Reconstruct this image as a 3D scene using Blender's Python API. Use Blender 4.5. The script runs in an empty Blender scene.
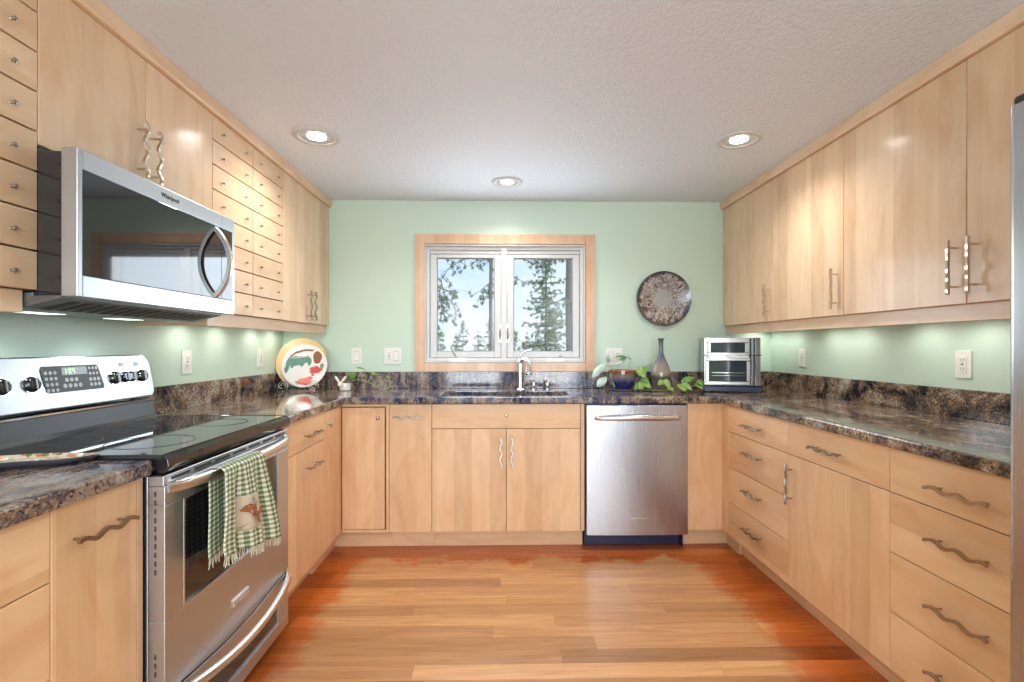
import bpy, bmesh, math, random
from mathutils import Vector, Matrix
PI = math.pi
C = bpy.context.scene.collection
SC = bpy.context.scene

# ------------------------------------------------------------------ camera
F_PX, CAM_Y, CAM_Z, YAW = 500.0, -3.57, 1.206, 0.0207
cam = bpy.data.cameras.new('camera'); camo = bpy.data.objects.new('camera', cam); C.objects.link(camo)
cam.sensor_fit = 'HORIZONTAL'; cam.sensor_width = 36.0
cam.lens = 36.0 * F_PX / 1024.0
cam.shift_y = 5.35 / 1024.0
cam.clip_start = 0.02; cam.clip_end = 500
camo.location = (0, CAM_Y, CAM_Z); camo.rotation_euler = (PI/2, 0, -YAW)
SC.camera = camo
# ------------------------------------------------------------------ view
SC.view_settings.view_transform = 'Standard'; SC.view_settings.look = 'None'
SC.view_settings.gamma = 1.0; SC.view_settings.use_curve_mapping = False
SC.view_settings.exposure = 0.50
SC.cycles.use_denoising = True
SC.cycles.max_bounces = 10; SC.cycles.diffuse_bounces = 6; SC.cycles.glossy_bounces = 5
SC.cycles.transparent_max_bounces = 12
SC.cycles.sample_clamp_indirect = 6.0
SC.cycles.caustics_reflective = False; SC.cycles.caustics_refractive = False

# ------------------------------------------------------------------ world
W = bpy.data.worlds.new('sky'); SC.world = W; W.use_nodes = True
nt = W.node_tree; nt.nodes.clear()
def N(t, ty, **kw):
    n = t.nodes.new(ty)
    for k, v in kw.items():
        if k.startswith('i_'):
            n.inputs[k[2:].replace('_', ' ')].default_value = v
        else: setattr(n, k, v)
    return n
def ramp(t, fac, stops, interp='LINEAR'):
    r = N(t, 'ShaderNodeValToRGB'); r.color_ramp.interpolation = interp
    e = r.color_ramp.elements
    while len(e) > len(stops): e.remove(e[-1])
    while len(e) < len(stops): e.new(0.5)
    for a, (p, c) in zip(e, stops): a.position = p; a.color = (*c, 1) if len(c) == 3 else c
    t.links.new(fac, r.inputs[0]); return r.outputs[0]
def mix(t, fac, a, b, mode='MIX'):
    m = N(t, 'ShaderNodeMix', data_type='RGBA', blend_type=mode)
    for s, v in ((m.inputs[0], fac), (m.inputs[6], a), (m.inputs[7], b)):
        if hasattr(v, 'is_linked'): t.links.new(v, s)
        elif isinstance(v, (int, float)): s.default_value = v
        else: s.default_value = (*v, 1)
    return m.outputs[2]
def math_(t, op, a, b=0.0, c=0.0):
    m = N(t, 'ShaderNodeMath', operation=op)
    for s, v in zip(m.inputs, (a, b, c)):
        if hasattr(v, 'is_linked'): t.links.new(v, s)
        else: s.default_value = v
    return m.outputs[0]
tc = N(nt, 'ShaderNodeTexCoord'); sx = N(nt, 'ShaderNodeSeparateXYZ'); nt.links.new(tc.outputs['Generated'], sx.inputs[0])
grad = ramp(nt, sx.outputs[2], [(0.0, (.74, .82, .90)), (.06, (.70, .81, .94)), (.18, (.48, .67, .95)), (.6, (.30, .50, .90))])
nz = N(nt, 'ShaderNodeTexNoise', i_Scale=5.0, i_Detail=5.0); mp = N(nt, 'ShaderNodeMapping'); mp.inputs['Scale'].default_value = (1, 1, 3.5)
nt.links.new(tc.outputs['Generated'], mp.inputs[0]); nt.links.new(mp.outputs[0], nz.inputs[0])
cl = ramp(nt, nz.outputs[0], [(.42, (0, 0, 0)), (.62, (.8, .8, .8))])
skyc = mix(nt, cl, grad, (.82, .87, .94))
bg = N(nt, 'ShaderNodeBackground', i_Strength=.92); nt.links.new(skyc, bg.inputs[0])
wo = N(nt, 'ShaderNodeOutputWorld'); nt.links.new(bg.outputs[0], wo.inputs[0])

# ------------------------------------------------------------------ large lights (kitchen window daylight, added fill from behind the camera)
def area(name, loc, rot, sx_, sy_, power, col, spread=PI):
    l = bpy.data.lights.new(name, 'AREA'); l.shape = 'RECTANGLE'; l.size = sx_; l.size_y = sy_; l.energy = power; l.color = col
    l.spread = spread
    o = bpy.data.objects.new(name, l); o.location = loc; o.rotation_euler = rot; C.objects.link(o); return o
area('daylight_kitchen_window', (.024, -0.030, 1.50), (-PI/2, 0, 0), .98, .66, 9.5, (.80, .91, 1.0))
area('daylight_rear_window', (-0.55, -6.28, 1.25), (PI/2, 0, 0), 1.1, 1.9, 66, (.83, .925, 1.0))  # two added lamps, unseen behind the camera, for frontal fill
area('daylight_rear_window', (1.0, -6.28, 1.25), (PI/2, 0, 0), 1.1, 1.9, 66, (.83, .925, 1.0))

sun = bpy.data.lights.new('sun', 'SUN'); sun.energy = 3.2; sun.angle = .02; sun.color = (1, .95, .86)
suno = bpy.data.objects.new('sun', sun); C.objects.link(suno); suno.rotation_euler = Vector((-.80, .03, -.60)).to_track_quat('-Z', 'Y').to_euler()

# ================================================================== helpers
XL, XR, ZC = -1.545, 1.945, 2.243
FB, FL, FR, UL, UR = -0.616, -0.94, 1.314, -1.222, 1.593
PLANE = {'L': FL, 'R': FR, 'B': FB, 'UL': UL, 'UR': UR, 'WL': XL, 'WR': XR, 'WB': 0.0}
def pt(face, a, z, d=0.0):
    p = PLANE[face]
    if face in ('L', 'UL', 'WL'): return Vector((p + d, a, z))
    if face in ('R', 'UR', 'WR'): return Vector((p - d, a, z))
    return Vector((a, p - d, z))
def nrm(face):
    return Vector((1, 0, 0)) if face in ('L', 'UL', 'WL') else Vector((-1, 0, 0)) if face in ('R', 'UR', 'WR') else Vector((0, -1, 0))
def alg(face): return Vector((1, 0, 0)) if face in ('B', 'WB') else Vector((0, 1, 0))
UPV = Vector((0, 0, 1))

class MB:
    def __init__(s): s.bm = bmesh.new(); s.mi = 0
    def _m(s, fs):
        for f in fs: f.material_index = s.mi
    def box(s, a, b):
        x0, x1 = sorted((a[0], b[0])); y0, y1 = sorted((a[1], b[1])); z0, z1 = sorted((a[2], b[2]))
        v = [s.bm.verts.new((x, y, z)) for x in (x0, x1) for y in (y0, y1) for z in (z0, z1)]
        fs = [s.bm.faces.new([v[i] for i in q]) for q in ((0,1,3,2),(4,6,7,5),(0,4,5,1),(2,3,7,6),(0,2,6,4),(1,5,7,3))]
        s._m(fs); return s
    def fbox(s, face, a0, a1, z0, z1, d0, d1): return s.box(pt(face, a0, z0, d0), pt(face, a1, z1, d1))
    def prism(s, pts, vec):
        vec = Vector(vec); p = [Vector(q) for q in pts]
        v0 = [s.bm.verts.new(q) for q in p]; v1 = [s.bm.verts.new(q + vec) for q in p]; n = len(p)
        fs = [s.bm.faces.new(v0[::-1]), s.bm.faces.new(v1)]
        for i in range(n): fs.append(s.bm.faces.new([v0[i], v0[(i+1) % n], v1[(i+1) % n], v1[i]]))
        s._m(fs); return s
    def sweep(s, path, sect, up=UPV, cap=True):
        """sect: list of (side, up) offsets, or function t-> list"""
        path = [Vector(p) for p in path]; n = len(path); rings = []
        for i, p in enumerate(path):
            t = (path[min(i+1, n-1)] - path[max(i-1, 0)]).normalized()
            side = t.cross(up)
            if side.length < 1e-4: side = t.cross(Vector((1, 0.01, 0)))
            side.normalize(); u2 = side.cross(t).normalized()
            sc = sect(i/(n-1)) if callable(sect) else sect
            rings.append([s.bm.verts.new(p + side*a + u2*b) for a, b in sc])
        m = len(rings[0]); fs = []
        for i in range(n-1):
            for j in range(m): fs.append(s.bm.faces.new([rings[i][j], rings[i][(j+1) % m], rings[i+1][(j+1) % m], rings[i+1][j]]))
        if cap: fs.append(s.bm.faces.new(rings[0][::-1])); fs.append(s.bm.faces.new(rings[-1]))
        s._m(fs); return s
    def tube(s, path, r, seg=10, up=UPV, r1=None):
        def f(t):
            rr = r(t) if callable(r) else (r if r1 is None else r + (r1-r)*t)
            return [(rr*math.cos(2*PI*k/seg), rr*math.sin(2*PI*k/seg)) for k in range(seg)]
        return s.sweep(path, f, up)
    def rod(s, a, b, r, seg=12, r1=None):
        a, b = Vector(a), Vector(b); up = UPV if abs((b-a).normalized().z) < .9 else Vector((1, 0, 0))
        return s.tube([a, b], r, seg, up, r1)
    def lathe(s, prof, center, axis=UPV, seg=32, ref=None):
        axis = Vector(axis).normalized(); ref = Vector(ref) if ref else (Vector((1, 0, 0)) if abs(axis.x) < .9 else Vector((0, 1, 0)))
        e1 = (ref - axis*ref.dot(axis)).normalized(); e2 = axis.cross(e1); c = Vector(center); rings = []
        for r, h in prof:
            if r < 1e-6: rings.append([s.bm.verts.new(c + axis*h)])
            else: rings.append([s.bm.verts.new(c + axis*h + e1*(r*math.cos(2*PI*k/seg)) + e2*(r*math.sin(2*PI*k/seg))) for k in range(seg)])
        fs = []
        for A, B in zip(rings, rings[1:]):
            for k in range(seg):
                k2 = (k+1) % seg
                q = ([A[0]] if len(A) == 1 else [A[k], A[k2]]) + ([B[0]] if len(B) == 1 else [B[k2], B[k]])
                if len(q) >= 3:
                    try: fs.append(s.bm.faces.new(q))
                    except ValueError: pass
        s._m(fs); return s
    def quad(s, pts):
        f = s.bm.faces.new([s.bm.verts.new(p) for p in pts]); s._m([f]); return s
    def grid(s, fn, nu, nv, uv=True):
        V = [[s.bm.verts.new(fn(i/nu, j/nv)) for j in range(nv+1)] for i in range(nu+1)]
        lay = s.bm.loops.layers.uv.verify()
        for i in range(nu):
            for j in range(nv):
                f = s.bm.faces.new([V[i][j], V[i+1][j], V[i+1][j+1], V[i][j+1]]); f.material_index = s.mi
                for l, (a, b) in zip(f.loops, ((i, j), (i+1, j), (i+1, j+1), (i, j+1))): l[lay].uv = (a/nu, b/nv)
        return s
    def poly_hole(s, outer, hole, z0, z1):
        bm = s.bm; es = []
        for loop in (outer, hole):
            if not loop: continue
            v = [bm.verts.new((x, y, z0)) for x, y in loop]
            es += [bm.edges.new((v[i], v[(i+1) % len(v)])) for i in range(len(v))]
        r = bmesh.ops.triangle_fill(bm, use_beauty=True, edges=es)
        fs = [g for g in r['geom'] if isinstance(g, bmesh.types.BMFace)]
        e = bmesh.ops.extrude_face_region(bm, geom=fs)
        vs = [g for g in e['geom'] if isinstance(g, bmesh.types.BMVert)]
        bmesh.ops.translate(bm, verts=vs, vec=(0, 0, z1-z0))
        return s

def wloc(o):
    v = Vector((0, 0, 0))
    while o: v += o.location; o = o.parent
    return v
def obj(name, mb, mats, parent=None, bevel=0.0, smooth=False, local=False, base=None, solid=0, subsurf=0, fixn=True):
    bm = mb.bm
    if fixn: bmesh.ops.recalc_face_normals(bm, faces=bm.faces)
    me = bpy.data.meshes.new(name)
    if parent is not None: off = Vector((0, 0, 0)) if local else wloc(parent)
    elif base is not None: off = Vector(base)
    else:
        xs = [v.co for v in bm.verts]
        off = Vector(((min(c.x for c in xs)+max(c.x for c in xs))/2, (min(c.y for c in xs)+max(c.y for c in xs))/2, min(c.z for c in xs)))
    if off.length > 0: bmesh.ops.translate(bm, verts=bm.verts, vec=-off)
    if smooth:
        for f in bm.faces: f.smooth = True
        for e in bm.edges:
            if len(e.link_faces) == 2 and e.calc_face_angle(0) > math.radians(42): e.smooth = False
    bm.to_mesh(me); bm.free()
    for m in (mats if isinstance(mats, (list, tuple)) else [mats]): me.materials.append(m)
    o = bpy.data.objects.new(name, me); C.objects.link(o)
    if parent is not None: o.parent = parent
    else: o.location = off
    if bevel:
        b = o.modifiers.new('bevel', 'BEVEL'); b.width = bevel; b.segments = 2; b.limit_method = 'ANGLE'; b.angle_limit = math.radians(50); b.harden_normals = False
    if solid:
        b = o.modifiers.new('solid', 'SOLIDIFY'); b.thickness = solid; b.offset = 0
    if subsurf:
        b = o.modifiers.new('sub', 'SUBSURF'); b.levels = subsurf; b.render_levels = subsurf
    return o
def tag(o, label, cat, group=None, kind=None):
    o['label'] = label; o['category'] = cat
    if group: o['group'] = group
    if kind: o['kind'] = kind
    return o
def thing(name, label, cat, loc, group=None, rotz=0.0):
    o = bpy.data.objects.new(name, None); C.objects.link(o); o.location = loc; o.rotation_euler = (0, 0, rotz)
    o.empty_display_size = .05
    return tag(o, label, cat, group)
def struct(name, mb, mat, parent=None, **kw):
    o = obj(name, mb, mat, parent, **kw)
    if parent is None: o['kind'] = 'structure'
    return o

# ================================================================== materials
def mat(name):
    m = bpy.data.materials.new(name); m.use_nodes = True; t = m.node_tree
    return m, t, t.nodes['Principled BSDF']
def setp(p, col=None, rough=None, metal=None, coat=None, coatr=None, spec=None):
    if col is not None: p.inputs['Base Color'].default_value = (*col, 1)
    if rough is not None: p.inputs['Roughness'].default_value = rough
    if metal is not None: p.inputs['Metallic'].default_value = metal
    if coat is not None: p.inputs['Coat Weight'].default_value = coat
    if coatr is not None: p.inputs['Coat Roughness'].default_value = coatr
    if spec is not None: p.inputs['Specular IOR Level'].default_value = spec
def bump(t, p, h, strength=.1, dist=.01):
    b = N(t, 'ShaderNodeBump'); b.inputs['Strength'].default_value = strength; b.inputs['Distance'].default_value = dist
    t.links.new(h, b.inputs['Height']); t.links.new(b.outputs[0], p.inputs['Normal'])
def coords(t, kind='Object'):
    c = N(t, 'ShaderNodeTexCoord'); return c.outputs[kind]
def mapped(t, co, scale=(1, 1, 1), loc=(0, 0, 0), rot=(0, 0, 0)):
    m = N(t, 'ShaderNodeMapping'); m.inputs['Scale'].default_value = scale; m.inputs['Location'].default_value = loc; m.inputs['Rotation'].default_value = rot
    t.links.new(co, m.inputs[0]); return m.outputs[0]
def noise(t, co, scale, detail=4, rough=.55, dist=0.0):
    n = N(t, 'ShaderNodeTexNoise', i_Scale=scale, i_Detail=detail, i_Roughness=rough, i_Distortion=dist); t.links.new(co, n.inputs[0]); return n.outputs[0]
def plain(name, col, rough=.5, metal=0.0, coat=0.0, spec=None, var=.06, scale=30):
    m, t, p = mat(name); setp(p, col, rough, metal, coat, .08, spec)
    n = noise(t, coords(t), scale, 3)
    c = mix(t, n, tuple(x*(1-var) for x in col), tuple(min(1, x*(1+var)) for x in col)); t.links.new(c, p.inputs['Base Color'])
    return m
def maple(name, grain='Z', tone=(1, 1, 1)):
    m, t, p = mat(name); setp(p, rough=.42, coat=.35, coatr=.16)
    s = N(t, 'ShaderNodeSeparateXYZ'); t.links.new(coords(t), s.inputs[0])
    inf = N(t, 'ShaderNodeObjectInfo'); rnd = inf.outputs['Random']
    u = math_(t, 'ADD', s.outputs[0], s.outputs[1]); z = s.outputs[2]
    a, b = (u, z) if grain == 'Z' else (z, u)                    # a across, b along the grain
    off = math_(t, 'MULTIPLY', rnd, 37.0)
    cb = N(t, 'ShaderNodeCombineXYZ'); t.links.new(math_(t, 'MULTIPLY', a, 42.0), cb.inputs[0]); t.links.new(math_(t, 'MULTIPLY', b, 1.6), cb.inputs[1]); t.links.new(off, cb.inputs[2])
    g1 = noise(t, cb.outputs[0], 1.0, 5, .6, .6)
    cb2 = N(t, 'ShaderNodeCombineXYZ'); t.links.new(math_(t, 'MULTIPLY', a, 9.0), cb2.inputs[0]); t.links.new(math_(t, 'MULTIPLY', b, 2.6), cb2.inputs[1]); t.links.new(off, cb2.inputs[2])
    g2 = noise(t, cb2.outputs[0], 1.0, 3, .5, 1.4)
    # staves: boards of 7 to 13 cm glued edge to edge
    st = math_(t, 'FLOOR', math_(t, 'ADD', math_(t, 'MULTIPLY', a, 9.5), off))
    wn = N(t, 'ShaderNodeTexWhiteNoise', noise_dimensions='1D'); t.links.new(st, wn.inputs['W'])
    c = mix(t, g1, tuple(x*y for x, y in zip((.85, .64, .45), tone)), tuple(x*y for x, y in zip((.75, .525, .33), tone)))
    c = mix(t, ramp(t, g2, [(.42, (0, 0, 0)), (.72, (.8, .8, .8))]), c, tuple(x*y for x, y in zip((.70, .44, .26), tone)))
    c = mix(t, 1.0, c, ramp(t, wn.outputs[0], [(0, (.88, .85, .82)), (1, (1.03, 1.04, 1.06))]), 'MULTIPLY')
    c = mix(t, 1.0, c, ramp(t, rnd, [(0, (.96, .95, .94)), (1, (1.03, 1.03, 1.04))]), 'MULTIPLY')
    t.links.new(c, p.inputs['Base Color']); bump(t, p, g1, .04, .002)
    return m
M = {}
M['wood_v'] = maple('maple_vertical_grain', 'Z'); M['wood_h'] = maple('maple_horizontal_grain', 'H')
M['casing'] = maple('window_casing_wood', 'Z', (.93, .84, .80))
M['base_v'] = maple('maple_base_vertical_grain', 'Z', (1.0, .905, .795)); M['base_h'] = maple('maple_base_horizontal_grain', 'H', (1.0, .905, .795))  # same maple as the uppers, warm floor bounce painted in as orange tone
M['wood_in'] = plain('cabinet_carcass', (.42, .26, .15), .6)
M['dark_gap'] = plain('dark_recess', (.015, .012, .012), .8)
def steel(name, col=(.62, .62, .63), rough=.26, along='H', stretch=140):
    m, t, p = mat(name); setp(p, col, rough, 1.0)
    s = N(t, 'ShaderNodeSeparateXYZ'); t.links.new(coords(t), s.inputs[0])
    u = math_(t, 'ADD', s.outputs[0], s.outputs[1]); cb = N(t, 'ShaderNodeCombineXYZ')
    a, b = (s.outputs[2], u) if along == 'H' else (u, s.outputs[2])
    t.links.new(math_(t, 'MULTIPLY', a, float(stretch)), cb.inputs[0]); t.links.new(math_(t, 'MULTIPLY', b, 3.0), cb.inputs[1])
    n = noise(t, cb.outputs[0], 1.0, 4)
    t.links.new(ramp(t, n, [(.3, (rough-.006,)*3), (.7, (rough+.006,)*3)]), p.inputs['Roughness'])
    c = mix(t, n, tuple(x*.99 for x in col), col); t.links.new(c, p.inputs['Base Color'])
    return m
M['steel'] = steel('brushed_stainless', (.53, .56, .60), .36, stretch=900); M['steel_v'] = steel('brushed_stainless_vertical', (.47, .48, .51), .27, 'V', 400)
M['steel_side'] = steel('stainless_edge', (.60, .56, .53), .36, stretch=900)
M['chrome'] = plain('chrome', (.78, .79, .80), .08, 1.0, var=.01)
M['pewter'] = plain('pewter', (.40, .36, .32), .24, 1.0, var=.15, scale=80)
M['nickel'] = plain('satin_nickel', (.70, .67, .63), .26, 1.0, var=.03)
M['black_glass'] = plain('black_glass', (.012, .012, .014), .04, 0, spec=.8, var=.02)
M['black_gloss'] = plain('black_enamel', (.02, .02, .023), .12, 0, coat=.6)
M['black_soft'] = plain('black_plastic', (.022, .022, .026), .4)
M['navy_soft'] = plain('navy_plastic_base', (.015, .02, .06), .35)
M['white_pl'] = plain('white_plastic', (.83, .82, .79), .35, var=.01)
M['vinyl'] = plain('white_vinyl', (.64, .645, .65), .32, var=.01)
M['slot'] = plain('slot_dark', (.05, .045, .04), .6)
M['ivory_slot'] = plain('recess_grey', (.45, .43, .40), .5)
def wallmat(name, col):
    m, t, p = mat(name); setp(p, col, .38, 0, .12, .3)
    co = coords(t); n = noise(t, co, 240, 2); n2 = noise(t, co, 3.0, 2)
    c = mix(t, n2, tuple(x*.975 for x in col), col); t.links.new(c, p.inputs['Base Color']); bump(t, p, n, .08, .002); return m
M['wall'] = wallmat('mint_green_paint', (.58, .725, .615))
m, t, p = mat('ceiling_texture'); setp(p, (.74, .785, .865), .6)
co = coords(t); n = noise(t, co, 55, 4, .6, .8); v = N(t, 'ShaderNodeTexVoronoi', i_Scale=70.0); t.links.new(co, v.inputs[0])
bump(t, p, math_(t, 'ADD', n, math_(t, 'MULTIPLY', v.outputs[0], .35)), .9, .008); M['ceiling'] = m
# granite --------------------------------------------------------------
def granite(name):
    m, t, p = mat(name); setp(p, rough=.09, spec=.5)
    g = N(t, 'ShaderNodeNewGeometry'); co = g.outputs['Position']
    wv = noise(t, mapped(t, co, (1.0, .8, 1.0), rot=(.5, .75, .6)), 5.0, 5, .6, 1.8)
    st = noise(t, mapped(t, co, (2.6, .8, .7), rot=(.75, .7, .3)), 9.0, 5, .65, 1.0)
    vo = N(t, 'ShaderNodeTexVoronoi', i_Scale=120.0); t.links.new(co, vo.inputs[0])
    vs = N(t, 'ShaderNodeSeparateXYZ'); t.links.new(vo.outputs[1], vs.inputs[0])
    big = noise(t, co, 1.7, 2, .5, .4)
    f = math_(t, 'ADD', math_(t, 'MULTIPLY', wv, .50), math_(t, 'MULTIPLY', st, .50))
    f = math_(t, 'ADD', f, math_(t, 'MULTIPLY', math_(t, 'SUBTRACT', vs.outputs[0], .5), .085))
    warm = ramp(t, f, [(.38, (.012, .012, .018)), (.44, (.045, .035, .035)), (.470, (.20, .15, .12)), (.495, (.03, .028, .035)), (.525, (.46, .27, .14)), (.545, (.06, .055, .06)), (.575, (.58, .48, .38)), (.60, (.12, .11, .11)), (.64, (.62, .52, .42)), (.68, (.34, .34, .35))])
    cool = ramp(t, f, [(.38, (.006, .010, .035)), (.44, (.02, .035, .13)), (.475, (.14, .12, .12)), (.50, (.012, .028, .10)), (.54, (.40, .28, .19)), (.57, (.02, .04, .12)), (.61, (.46, .42, .38)), (.64, (.06, .08, .14)), (.70, (.12, .17, .32))])
    # sky reflection painted blue behind the sink, tan streaks at the slab ends
    sx_ = N(t, 'ShaderNodeSeparateXYZ'); t.links.new(co, sx_.inputs[0])
    d = math_(t, 'ABSOLUTE', sx_.outputs[0])
    k = ramp(t, math_(t, 'ADD', math_(t, 'MULTIPLY', d, .55), math_(t, 'MULTIPLY', math_(t, 'SUBTRACT', big, .5), 1.2)), [(.30, (.1, .1, .1)), (.65, (1, 1, 1))])
    c = mix(t, k, cool, warm)
    t.links.new(c, p.inputs['Base Color']); return m
M['granite'] = granite('granite_slab')
# floor ----------------------------------------------------------------
m, t, p = mat('hardwood_planks'); setp(p, rough=.34, coat=.25, coatr=.18)
g = N(t, 'ShaderNodeNewGeometry'); s = N(t, 'ShaderNodeSeparateXYZ'); t.links.new(g.outputs['Position'], s.inputs[0])
X_, Y_ = s.outputs[0], s.outputs[1]
row = math_(t, 'FLOOR', math_(t, 'DIVIDE', Y_, .088)); wr = N(t, 'ShaderNodeTexWhiteNoise', noise_dimensions='1D'); t.links.new(row, wr.inputs['W'])
xs = math_(t, 'ADD', math_(t, 'DIVIDE', X_, 1.15), math_(t, 'MULTIPLY', wr.outputs[0], 7.3)); pid = math_(t, 'FLOOR', xs)
cb = N(t, 'ShaderNodeCombineXYZ'); t.links.new(row, cb.inputs[0]); t.links.new(pid, cb.inputs[1])
wn = N(t, 'ShaderNodeTexWhiteNoise', noise_dimensions='2D'); t.links.new(cb.outputs[0], wn.inputs[0]); tone = wn.outputs[0]
cg = N(t, 'ShaderNodeCombineXYZ'); t.links.new(math_(t, 'MULTIPLY', X_, 2.2), cg.inputs[0]); t.links.new(math_(t, 'MULTIPLY', Y_, 34.0), cg.inputs[1]); t.links.new(math_(t, 'MULTIPLY', tone, 50.0), cg.inputs[2])
gr = noise(t, cg.outputs[0], 1.0, 6, .6, 1.2)
rich = ramp(t, gr, [(.3, (.58, .150, .024)), (.7, (.33, .065, .010))]); pale_light = ramp(t, gr, [(.3, (.62, .335, .150)), (.7, (.42, .19, .078))])
# field in the middle with pale exposure-blend light painted into the plank colour, its ragged outline a hand's width from the cabinets
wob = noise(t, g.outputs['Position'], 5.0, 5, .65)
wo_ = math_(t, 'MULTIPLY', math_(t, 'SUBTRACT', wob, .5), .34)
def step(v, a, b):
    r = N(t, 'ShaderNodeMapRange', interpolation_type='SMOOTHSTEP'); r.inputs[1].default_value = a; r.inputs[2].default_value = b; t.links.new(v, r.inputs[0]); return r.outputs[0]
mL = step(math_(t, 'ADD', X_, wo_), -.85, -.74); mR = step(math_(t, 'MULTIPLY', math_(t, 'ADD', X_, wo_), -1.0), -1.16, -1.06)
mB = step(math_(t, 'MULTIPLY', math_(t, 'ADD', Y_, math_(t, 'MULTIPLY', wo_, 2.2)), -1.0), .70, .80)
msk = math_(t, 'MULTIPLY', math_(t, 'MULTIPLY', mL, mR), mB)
c = mix(t, msk, rich, pale_light)
c = mix(t, 1.0, c, ramp(t, tone, [(0, (.52, .48, .46)), (.12, (.82, .80, .78)), (.6, (1, 1, 1)), (1, (1.26, 1.33, 1.36))]), 'MULTIPLY')
fy = math_(t, 'FRACT', math_(t, 'DIVIDE', Y_, .088)); fx = math_(t, 'FRACT', xs)
ln = math_(t, 'MINIMUM', step(fy, .0, .025), step(fx, .0, .0025))
c = mix(t, math_(t, 'ADD', math_(t, 'MULTIPLY', ln, .5), .5), (.10, .03, .01), c)
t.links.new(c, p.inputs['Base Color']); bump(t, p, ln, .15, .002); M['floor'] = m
# glass ----------------------------------------------------------------
m, t, p = mat('window_glass'); t.nodes.remove(p)
tr = N(t, 'ShaderNodeBsdfTransparent'); tr.inputs[0].default_value = (.97, .985, .98, 1); gl = N(t, 'ShaderNodeBsdfGlossy'); gl.inputs['Roughness'].default_value = .0
fr = N(t, 'ShaderNodeFresnel'); fr.inputs[0].default_value = 1.15; ms = N(t, 'ShaderNodeMixShader')
t.links.new(fr.outputs[0], ms.inputs[0]); t.links.new(tr.outputs[0], ms.inputs[1]); t.links.new(gl.outputs[0], ms.inputs[2])
t.links.new(ms.outputs[0], t.nodes['Material Output'].inputs[0]); M['glass'] = m
def emit(name, col, st):
    m, t, p = mat(name); setp(p, col, .5); p.inputs['Emission Color'].default_value = (*col, 1); p.inputs['Emission Strength'].default_value = st; return m
M['bulb'] = emit('lit_bulb', (1, .96, .90), 22.0); M['puck'] = emit('lit_puck_lens', (1, .93, .80), 9.0); M['lcd'] = emit('lit_clock', (.35, .9, .25), 1.3)

# ================================================================== room shell
YR = -6.2
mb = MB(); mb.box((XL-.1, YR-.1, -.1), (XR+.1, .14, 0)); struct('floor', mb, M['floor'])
mb = MB(); mb.box((XL-.1, YR-.1, ZC), (XR+.1, .14, ZC+.1)); struct('ceiling', mb, M['ceiling'])
mb = MB(); mb.box((XL-.1, YR-.1, 0), (XL, .14, ZC)); struct('wall_left', mb, M['wall'])
mb = MB(); mb.box((XR, YR-.1, 0), (XR+.1, .14, ZC)); struct('wall_right', mb, M['wall'])
WX0, WX1, WZ0, WZ1 = -.549, .597, 1.09, 1.931
mb = MB()
mb.box((XL, 0, 0), (WX0, .14, ZC)); mb.box((WX1, 0, 0), (XR, .14, ZC)); mb.box((WX0, 0, 0), (WX1, .14, WZ0)); mb.box((WX0, 0, WZ1), (WX1, .14, ZC))
struct('wall_back', mb, M['wall'])
mb = MB(); RW = [(-1.1, 0.0), (.45, 1.55)]
mb.box((XL, YR-.1, 0), (-1.1, YR, ZC)); mb.box((0, YR-.1, 0), (.45, YR, ZC)); mb.box((1.55, YR-.1, 0), (XR, YR, ZC))
for a, b in RW: mb.box((a, YR-.1, 0), (b, YR, .3)); mb.box((a, YR-.1, 2.2), (b, YR, ZC))
struct('wall_rear', mb, M['wall'])
for i, (a, b) in enumerate(RW):  # unseen windows added where the rear fill lamps stand
    r = thing('window_%d' % (i+2), 'tall white window in the rear wall', 'window', ((a+b)/2, YR-.05, .3)); r['kind'] = 'structure'
    del r['label']; del r['category']
    mb = MB(); w = .05
    mb.box((a, YR-.08, .3), (a+w, YR-.02, 2.2)); mb.box((b-w, YR-.08, .3), (b, YR-.02, 2.2)); mb.box((a+w, YR-.08, .3), (b-w, YR-.02, .3+w)); mb.box((a+w, YR-.08, 2.2-w), (b-w, YR-.02, 2.2))
    mb.box((a+w, YR-.07, 1.2), (b-w, YR-.03, 1.24)); obj('window_frame', mb, M['vinyl'], r, bevel=.003)  # frame of the added rear window

# ---- kitchen window
w1 = bpy.data.objects.new('window_1', None); C.objects.link(w1); w1.location = (.024, .03, 1.09); w1['kind'] = 'structure'
mb = MB()
mb.box((-.613, -.022, 1.026), (-.549, .0, 2.002)); mb.box((.600, -.022, 1.026), (.665, .0, 2.002))
mb.box((-.549, -.020, 1.933), (.600, .0, 2.002)); mb.box((-.549, -.020, 1.026), (.600, .0, 1.088))
obj('casing', mb, M['casing'], w1, bevel=.002)
def frame(mb, x0, x1, z0, z1, w, y0, y1):
    mb.box((x0, y0, z0), (x0+w, y1, z1)); mb.box((x1-w, y0, z0), (x1, y1, z1)); mb.box((x0+w, y0, z0), (x1-w, y1, z0+w)); mb.box((x0+w, y0, z1-w), (x1-w, y1, z1))
mb = MB(); frame(mb, WX0, WX1, WZ0, WZ1, .012, -.012, .10); frame(mb, WX0+.012, WX1-.012, WZ0+.012, WZ1-.012, .022, .012, .10)
mb.box((-.003, .012, WZ0+.03), (.037, .10, WZ1-.03)); mb.box((WX0+.034, .030, WZ1-.06), (WX1-.034, .10, WZ1-.034))
obj('window_frame', mb, M['vinyl'], w1, bevel=.003)
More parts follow.
